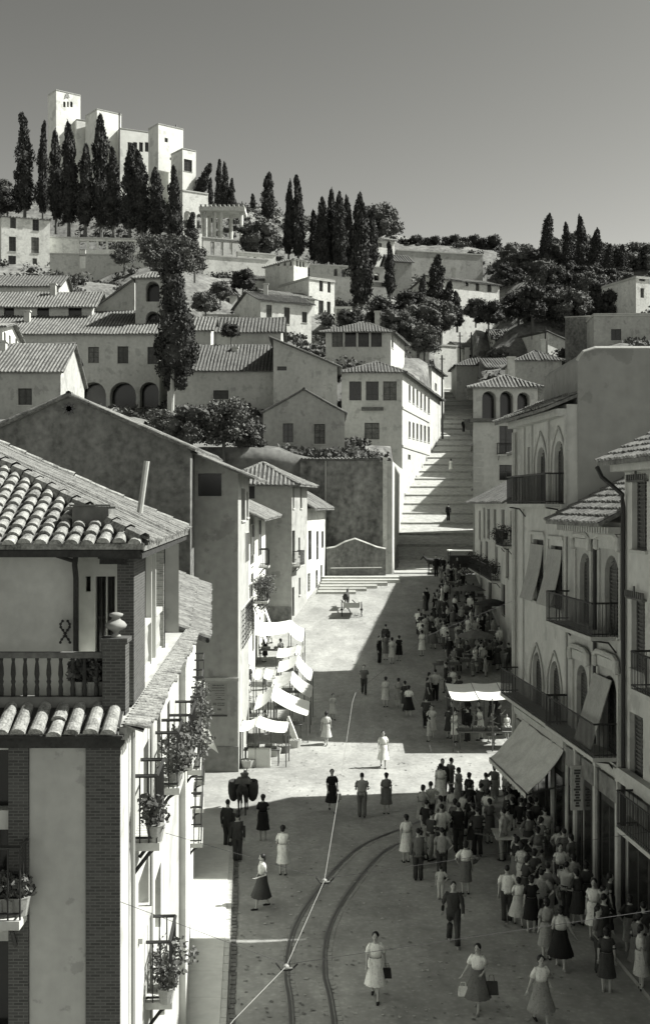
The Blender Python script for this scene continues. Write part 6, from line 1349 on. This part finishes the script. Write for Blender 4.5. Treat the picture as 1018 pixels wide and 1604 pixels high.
g_ = gpt(722, 900); t = thing('covered_wagon', 'covered wagon with a white roof parked at the foot of the ramp', 'wagon', tuple(g_))
mb = MB(); x, y, z = g_; mb.box(x - .95, y, z + .6, x + .95, y + 1.6, z + 1.55); mb.build('body', 'woodd', t); mb = MB(); mb.box(x - 1.0, y - .08, z + 1.95, x + 1.0, y + 1.8, z + 2.05); mb.build('roof', 'canvas', t)
mb = MB()
for a in (-.95, .95):
    for b_ in (0, 1.65): mb.tube([(x + a * .97, y + b_, z + 1.5), (x + a * .97, y + b_, z + 1.96)], .03, 4)
mb.build('roof_posts', 'woodd', t)
for a in (-.6, .7):
    for b_ in (-.12, 1.75): mb = MB(); wheel(mb, (x + a, y + b_, z + .45), .44, 8, Vector((0, 1, 0))); mb.build('wheel', 'woodd', t)
quadruped('horse', 'dark horse standing in front of the covered wagon', 'horse', Vector((x - 2.2, y + .9, z)), R(-90), 1.0)
# ================================================================== MARKET STALLS
def crate(p, lab, grp, mt='wood', s_=1):
    t = thing('crate', lab, 'crate', tuple(p), grp); x, y, z = p; mb = MB(); w_, d_, h_ = .28 * s_, .2 * s_, .18
    mb.box(x - w_, y - d_, z, x + w_, y + d_, z + .03)
    for e in (-1, 1): 
        for zz in (.04, .11): mb.box(x - w_, y + e * d_ - .012, z + zz, x + w_, y + e * d_ + .012, z + zz + .055); mb.box(x + e * w_ - .012, y - d_ + .013, z + zz, x + e * w_ + .012, y + d_ - .013, z + zz + .055)
    mb.build('slats', mt, t); mb = MB()
    for i in range(12): mb.ball((x + (i % 4 - 1.5) * .13 * s_, y + (i // 4 - 1) * .12 * s_, z + .15), .065, .065, .06, 6, 5)
    mb.build('produce', 'produce', t)
def stall(xl, yl, xp, yp, xr, yr, Z, dep, lab, mt='canvas', hfl=.0, grp='white canvas market stalls'):
    b = P(xp, yp, Z); t = thing('market_stall', lab, 'stall', (b.x, Z, plaza(Z)), grp); L_, T_, R_ = P(xl, yl + 5, Z), P(xp, yp + 12, Z), P(xr, yr + 5, Z); mb = MB(); n = 8; dep = dep * .95; n = 12
    Dv = Vector((.1, dep, (.16 if Z > 57 else 0) * dep + .26))
    def cloth_(A_, B_):
        for i in range(n):
            for j in range(5):
                def C(p, q): 
                    c = A_.lerp(B_, p) + Dv * q; c.z -= .10 * math.sin(math.pi * p) + .07 * math.sin(math.pi * q) * (1 - .3 * p); return c
                p0, p1, q0, q1 = i / n, (i + 1) / n, j / 5, (j + 1) / 5; mb.quad(C(p0, q0), C(p1, q0), C(p1, q1), C(p0, q1))
    cloth_(L_, T_); cloth_(T_, R_)
    c = mb.build('canopy', mt, t); s_ = c.modifiers.new('t', 'SOLIDIFY'); s_.thickness = .015
    for q in (L_, R_, T_):
        for e in (0.02, .97):
            mb = MB(); p = q + Dv * e; g0 = plaza(p.y); mb.tube([(p.x, p.y, g0), (p.x, p.y, p.z + .05)], .028, 5); mb.build('pole', 'wood', t)
    mb = MB(); g0 = plaza(Z + dep * .5); x0, x1 = L_.x + .2, R_.x - .3; mb.box(x0, Z + .3, g0 + .72, x1, Z + .9 , g0 + .77)
    for xx_ in (x0 + .05, x1 - .1):
        for yy_ in (.33, .82): mb.box(xx_, Z + yy_, g0, xx_ + .05, Z + yy_ + .05, g0 + .719)
    mb.build('table', 'wood', t); k = max(1, int((x1 - x0) / .62))
    for i in range(k): crate((x0 + (x1 - x0) * (i + .5) / k, Z + .6, g0 + .772), 'slatted crate of produce on a stall table', 'produce crates on the left stalls')
stall(374, 1141, 400, 1126, 448, 1143, 53.6, 1.4, 'nearest canvas stall on the left, low and sagging, beside the grey house')
stall(397, 1108, 424, 1083, 482, 1117, 58.4, 1.5, 'second canvas stall from the camera, with the brightest sloping sheet')
stall(424, 1073, 454, 1057, 487, 1089, 61.0, 1.3, 'third canvas stall from the camera on the left side', 'canvas2')
stall(433, 1049, 463, 1030, 487, 1063, 63.6, 1.3, 'fourth canvas stall from the camera with a ridged sheet')
stall(432, 1025, 462, 1013, 474, 1019, 67.5, 1.1, 'fifth canvas stall from the camera, small and greyish', 'canvasg')
stall(400, 990, 452, 979, 474, 1001, 71.5, 2.2, 'farthest canvas stall, its white sheet tied to the house wall')
stall(397, 1058, 412, 1050, 430, 1058, 62, 1.0, 'low grey awning stall against the house wall behind the third stall', 'canvasg')
for i, (x, y) in enumerate(((430, 1185), (445, 1180), (462, 1172), (400, 1200), (388, 1203), (452, 1163))): basket(gpt(x, y), .34, .38, 'round basket on the ground beside the nearest left stall', 'baskets by the left stalls', 'wood' if i % 2 else 'frame')
g_ = gpt(405, 1203); mb = MB(); mb.box(g_.x - .5, g_.y, .013, g_.x + .55, g_.y + .5, .85); single(mb, 'covered_counter', 'canvas', 'counter draped in pale cloth in front of the nearest stall', 'counter')
mb = MB(); g_ = gpt(450, 1170); 
for j in range(6): mb.tube([(g_.x + j * .05, g_.y, g_.z + 1.5 - abs(j - 1) * .12), (g_.x + .35 + j * .05, g_.y + .1, g_.z + .05)], .06, 5)
single(mb, 'rolled_cloths', 'canvas', 'rolls of pale cloth leaning at the end of the nearest stall', 'cloth')
# right side canopy
t = thing('market_stall', 'wide white three-panel canopy stall on the right side of the square', 'stall', (8, 58.5, .2)); 
for i, (a, b_) in enumerate(((6.3, 7.62), (7.66, 8.95), (9.0, 10.4))):
    mb = MB(); n = 6
    for p in range(n):
        for q in range(4):
            C = lambda p, q: (a + (b_ - a) * p / n, 56.9 + 3.2 * q / 4, 2.62 + .32 * q / 4 - .06 * math.sin(math.pi * p / n) - .05 * math.sin(math.pi * q / 4) + .02 * i); mb.quad(C(p, q), C(p + 1, q), C(p + 1, q + 1), C(p, q + 1))
    c = mb.build('canopy', 'canvas', t); s_ = c.modifiers.new('t', 'SOLIDIFY'); s_.thickness = .015
for x in (6.35, 8.3, 10.3):
    for y in (56.95, 60): mb = MB(); mb.tube([(x, y, plaza(y)), (x, y, 2.66)], .035, 5); mb.build('pole', 'wood', t)
mb = MB(); mb.box(6.6, 57.2, .9, 10.2, 58.1, .96); [mb.box(x, 57.3, .05, x + .06, 57.36, .899) for x in (6.7, 8.4, 10.1)]; mb.build('table', 'wood', t)
for i in range(5): crate((6.95 + i * .72, 57.65, .962), 'crate of produce on the table under the white canopy', 'produce crates under the white canopy')
# dark open stalls of the shaded market
for i, (x, y) in enumerate(((700, 1060), (722, 1050), (700, 1000), (730, 985), (760, 1010), (745, 950), (775, 970), (715, 930), (785, 1040), (740, 1055))):
    g_ = gpt(x, y); t = thing('market_table', 'trestle table heaped with goods in the shaded market', 'table', tuple(g_), 'trestle tables in the shaded market'); w_ = rc.uniform(.7, 1.1)
    mb = MB(); mb.box(g_.x - w_, g_.y - .4, g_.z + .72, g_.x + w_, g_.y + .4, g_.z + .77)
    for a in (-w_ + .1, w_ - .15):
        for b_ in (-.35, .3): mb.box(g_.x + a, g_.y + b_, g_.z - .05, g_.x + a + .05, g_.y + b_ + .05, g_.z + .719)
    mb.build('table_top', 'wood', t)
    for j in range(2): (crate if (i + j) % 2 else lambda p, l, g: basket(p, .26, .2, 'round basket of goods on a trestle in the shaded market', 'baskets in the shaded market'))((g_.x - w_ * .5 + j * w_, g_.y, g_.z + .772), 'crate of goods on a trestle in the shaded market', 'crates in the shaded market')
def parasol(x, y, h, r_, mt, lab):
    g_ = gpt(x, y); t = thing('parasol', lab, 'parasol', tuple(g_), 'market parasols'); mb = MB(); mb.tube([g_, g_ + Vector((0, 0, h))], .03, 6); mb.build('pole', 'wood', t); mb = MB(); n = 8
    top = g_ + Vector((0, 0, h)); rs_ = [(1.0, -.42), (.7, -.22), (.35, -.08), (0.01, 0)]
    mb.rings([(top + Vector((0, 0, dz)), r_ * q, r_ * q) for q, dz in rs_], n * 2, ripple=[.04, .02, .01, 0], cap=False); c = mb.build('canopy', mt, t); s_ = c.modifiers.new('t', 'SOLIDIFY'); s_.thickness = .01
parasol(745, 1045, 2.3, 1.2, 'c_mid', 'dark parasol low in the shaded market'); parasol(770, 990, 2.3, 1.3, 'c_dark', 'dark parasol in the middle of the shaded market'); parasol(735, 965, 2.3, 1.2, 'c_mid', 'grey parasol on the left of the shaded market'); parasol(785, 945, 2.3, 1.2, 'c_dark', 'dark parasol at the back of the shaded market')
g_ = gpt(822, 1352); t = thing('handcart', 'flat grey handcart standing among the crowd under the awning', 'handcart', tuple(g_)); mb = MB(); x, y, z = g_; mb.box(x - 1.0, y - .1, .8, x + .8, y + 1.1, .88); mb.build('bed', 'stone', t)
for a in (-.1, 1.1): mb = MB(); wheel(mb, (x, y + a, .42), .4, 8, Vector((0, 1, 0))); mb.build('wheel', 'woodd', t)
mb = MB(); mb.tube([(x - 1, y + .2, .84), (x - 1.7, y + .2, .95)], .03, 5); mb.tube([(x - 1, y + .9, .84), (x - 1.7, y + .9, .95)], .03, 5); mb.build('handles', 'wood', t)
for mt_, cnt_, lb_ in (('curtain', 800, 'scraps of pale paper and straw scattered on the street and square'), ('dark', 1200, 'dark dung, leaves and refuse trodden into the street and square')):
    mb = MB()
    for i in range(cnt_):
        x, y = (rc.uniform(300, 900), rc.uniform(900, 1600)) if i % 3 else (rc.uniform(330, 800), rc.uniform(930, 1250)); q = gpt(x, y); lim = rf(q.y) - .3 if q.y < 50 else 11
        if not (pv_edge(q.y) + .1 < q.x < lim): continue
        s_ = rc.uniform(.02, .075); a = rc.uniform(0, 3); mb.add([(q.x + s_ * math.cos(a + k * 1.57) * rc.uniform(.5, 1.3), q.y + s_ * math.sin(a + k * 1.57) * rc.uniform(.6, 1.4), q.z + .02 + rc.uniform(0, .02)) for k in range(4)], [(0, 1, 2, 3)])
    tag(mb.build('litter', mt_), lb_, 'litter', kind='stuff')
# setts strip between and beside the tram rails
mb = MB()
for i in range(0, len(cl) - 1):
    L_ = (cl[i + 1] - cl[i]).length; d_ = (cl[i + 1] - cl[i]).normalized(); n_ = Vector((d_.y, -d_.x)); m_ = max(1, int(L_ / .2))
    for j in range(m_):
        for off in (-.14, .17, .86, 1.17):
            q = cl[i] + d_ * L_ * (j + .5) / m_ + n_ * (off + rc.uniform(-.012, .012)); h_ = rc.uniform(.016, .026); a_, b_ = d_ * (L_ / m_ * .42), n_ * .055
            mb.hexa([(*(q - a_ - b_), 0), (*(q + a_ - b_), 0), (*(q + a_ + b_), 0), (*(q - a_ + b_), 0)], [(*(q - a_ - b_), h_), (*(q + a_ - b_), h_), (*(q + a_ + b_), h_), (*(q - a_ + b_), h_)])
tag(mb.build('track_setts', 'asph'), kind='structure')
# ================================================================== WIRES AND POLES
WP = [(380, 1640, 13.3), (365, 1600, 13.9), (448, 1515, 15.6), (508, 1380, 19.2), (527, 1265, 23.8), (552, 1100, 36.0), (562, 1040, 45)]
WP = [P(*q) for q in WP]
mb = MB(); mb.tube([WP[1] + Vector((-.8, -3, .0)), WP[1], WP[2], WP[3], WP[4], WP[5], P(557, 1085, 37.5)], [.0045, .0045, .0045, .005, .006, .007, .007], 5); single(mb, 'tram_cable', 'wire', 'bright overhead tram cable running down the middle of the street', 'cable')
mb = MB(); mb.tube([P(557, 1085, 37.5), Vector((4.5, 50, 6.6)), Vector((11.3, 63, 7.4))], .006, 4); single(mb, 'tram_cable', 'iron', 'thin dark continuation of the tram cable running to the tall house', 'cable')
for i, p in enumerate((WP[2], WP[3])):
    t = thing('cable_hanger', ('nearer' if i == 0 else 'farther') + ' of the two insulated hangers clamped on the tram cable', 'hanger', tuple(p)); mb = MB(); mb.ball(p, .045, .045, .035, 8, 6); mb.tube([p + Vector((-.08, 0, -.02)), p + Vector((.1, 0, -.02))], .012, 5); mb.build('insulator', 'wire', t); mb = MB(); mb.tube([p + Vector((-.14, .0, .05)), p + Vector((-.06, 0, -.05)), p + Vector((.06, 0, -.05)), p + Vector((.16, 0, .04))], .012, 5); mb.build('hook', 'iron', t)
    mb = MB(); a = Vector((lx(16) if i == 0 else lx(20), p.y, p.z + .9)); b_ = Vector((rf(p.y + 2), p.y + 2, p.z + .8)); mb.tube([a, p + Vector((0, 0, .03)), b_], .004, 4); single(mb, 'span_wire', 'iron', 'thin dark span wire holding the %s cable hanger' % ('nearer' if i == 0 else 'farther'), 'wire')
for x, yb, yt, Z, l in ((693, 695, 556, 156, 'dark utility pole at the corner of the upper ramp wall'), (721, 575, 520, 192, 'utility pole beside the upper road'), (739, 570, 520, 190, 'second utility pole at the top of the ramp'), (855, 580, 512, 160, 'thin dark mast above the cottages right of the ramp')):
    mb = MB(); mb.tube([P(x, yb + 12, Z), P(x - 1, yt, Z)], [.16, .11], 6); 
    mb.tube([P(x - 5, yt + 6, Z), P(x + 4, yt + 6, Z)], .06, 5); single(mb, 'utility_pole', 'iron', l, 'pole', 'utility poles')
# small pergola beside the villa
t = thing('pergola', 'small white pergola at the right foot of the villa', 'pergola', tuple(P(540, 500, 178)))
for x in (526, 534, 542, 549): mb = MB(); mb.tube([P(x, 506, 178), P(x, 484, 178)], .16, 6); mb.build('post', 'white', t)
mb = MB(); a = P(523, 484, 178); b_ = P(551, 484, 178); mb.box(a.x, 177.5, a.z, b_.x, 181, a.z + .35); mb.build('roof', 'white', t)
# flag cloth / blind on the row house corner
mb = MB(); a = P(312, 1140, 43.2); mb.add([a, a + Vector((.35, .1, -.1)), a + Vector((.72, .1, -1.0)), a + Vector((.1, 0, -.5))], [(0, 1, 2, 3)]); o = single(mb, 'hanging_cloth', 'canvas', 'small white cloth hanging out from the end of the left row', 'cloth'); s_ = o.modifiers.new('t', 'SOLIDIFY'); s_.thickness = .02
# ------------------------------------------------------------------ unused prototypes away, labels made to single things out
def px_of(o):
    p = o.location; return ((p.x / max(p.y, 1)) * F + CX, HY + (HC - p.z) / max(p.y, 1) * F)
for pr in list(CY) + list(BR) + list(PP.values()):
    if pr.name not in USED:
        for c in list(pr.children): bpy.data.objects.remove(c)
        bpy.data.objects.remove(pr)
ORD = ['leftmost', 'second', 'third', 'fourth', 'fifth', 'sixth', 'seventh', 'eighth', 'ninth', 'tenth', 'eleventh', 'twelfth', 'thirteenth', 'fourteenth', 'fifteenth', 'sixteenth', 'seventeenth', 'eighteenth', 'nineteenth', 'twentieth']
bylab = {}
for o in bpy.data.objects:
    if o.parent is None and 'label' in o: bylab.setdefault(o['label'], []).append(o)
for lab, obs in bylab.items():
    if len(obs) < 2: continue
    obs.sort(key=lambda o: px_of(o)[0]); n = len(obs)
    for i, o in enumerate(obs):
        if 'group' not in o: o['group'] = lab[:40]
        w_ = 'leftmost' if i == 0 else 'rightmost' if i == n - 1 else (ORD[i] if i < 20 else str(i + 1) + 'th') + ' from left'
        words = lab.split()
        o['label'] = w_ + ' ' + ' '.join(words[:14 - 0 if len(w_.split()) == 1 else 13])
for o in bpy.data.objects:
    if '_w' in o: del o['_w']
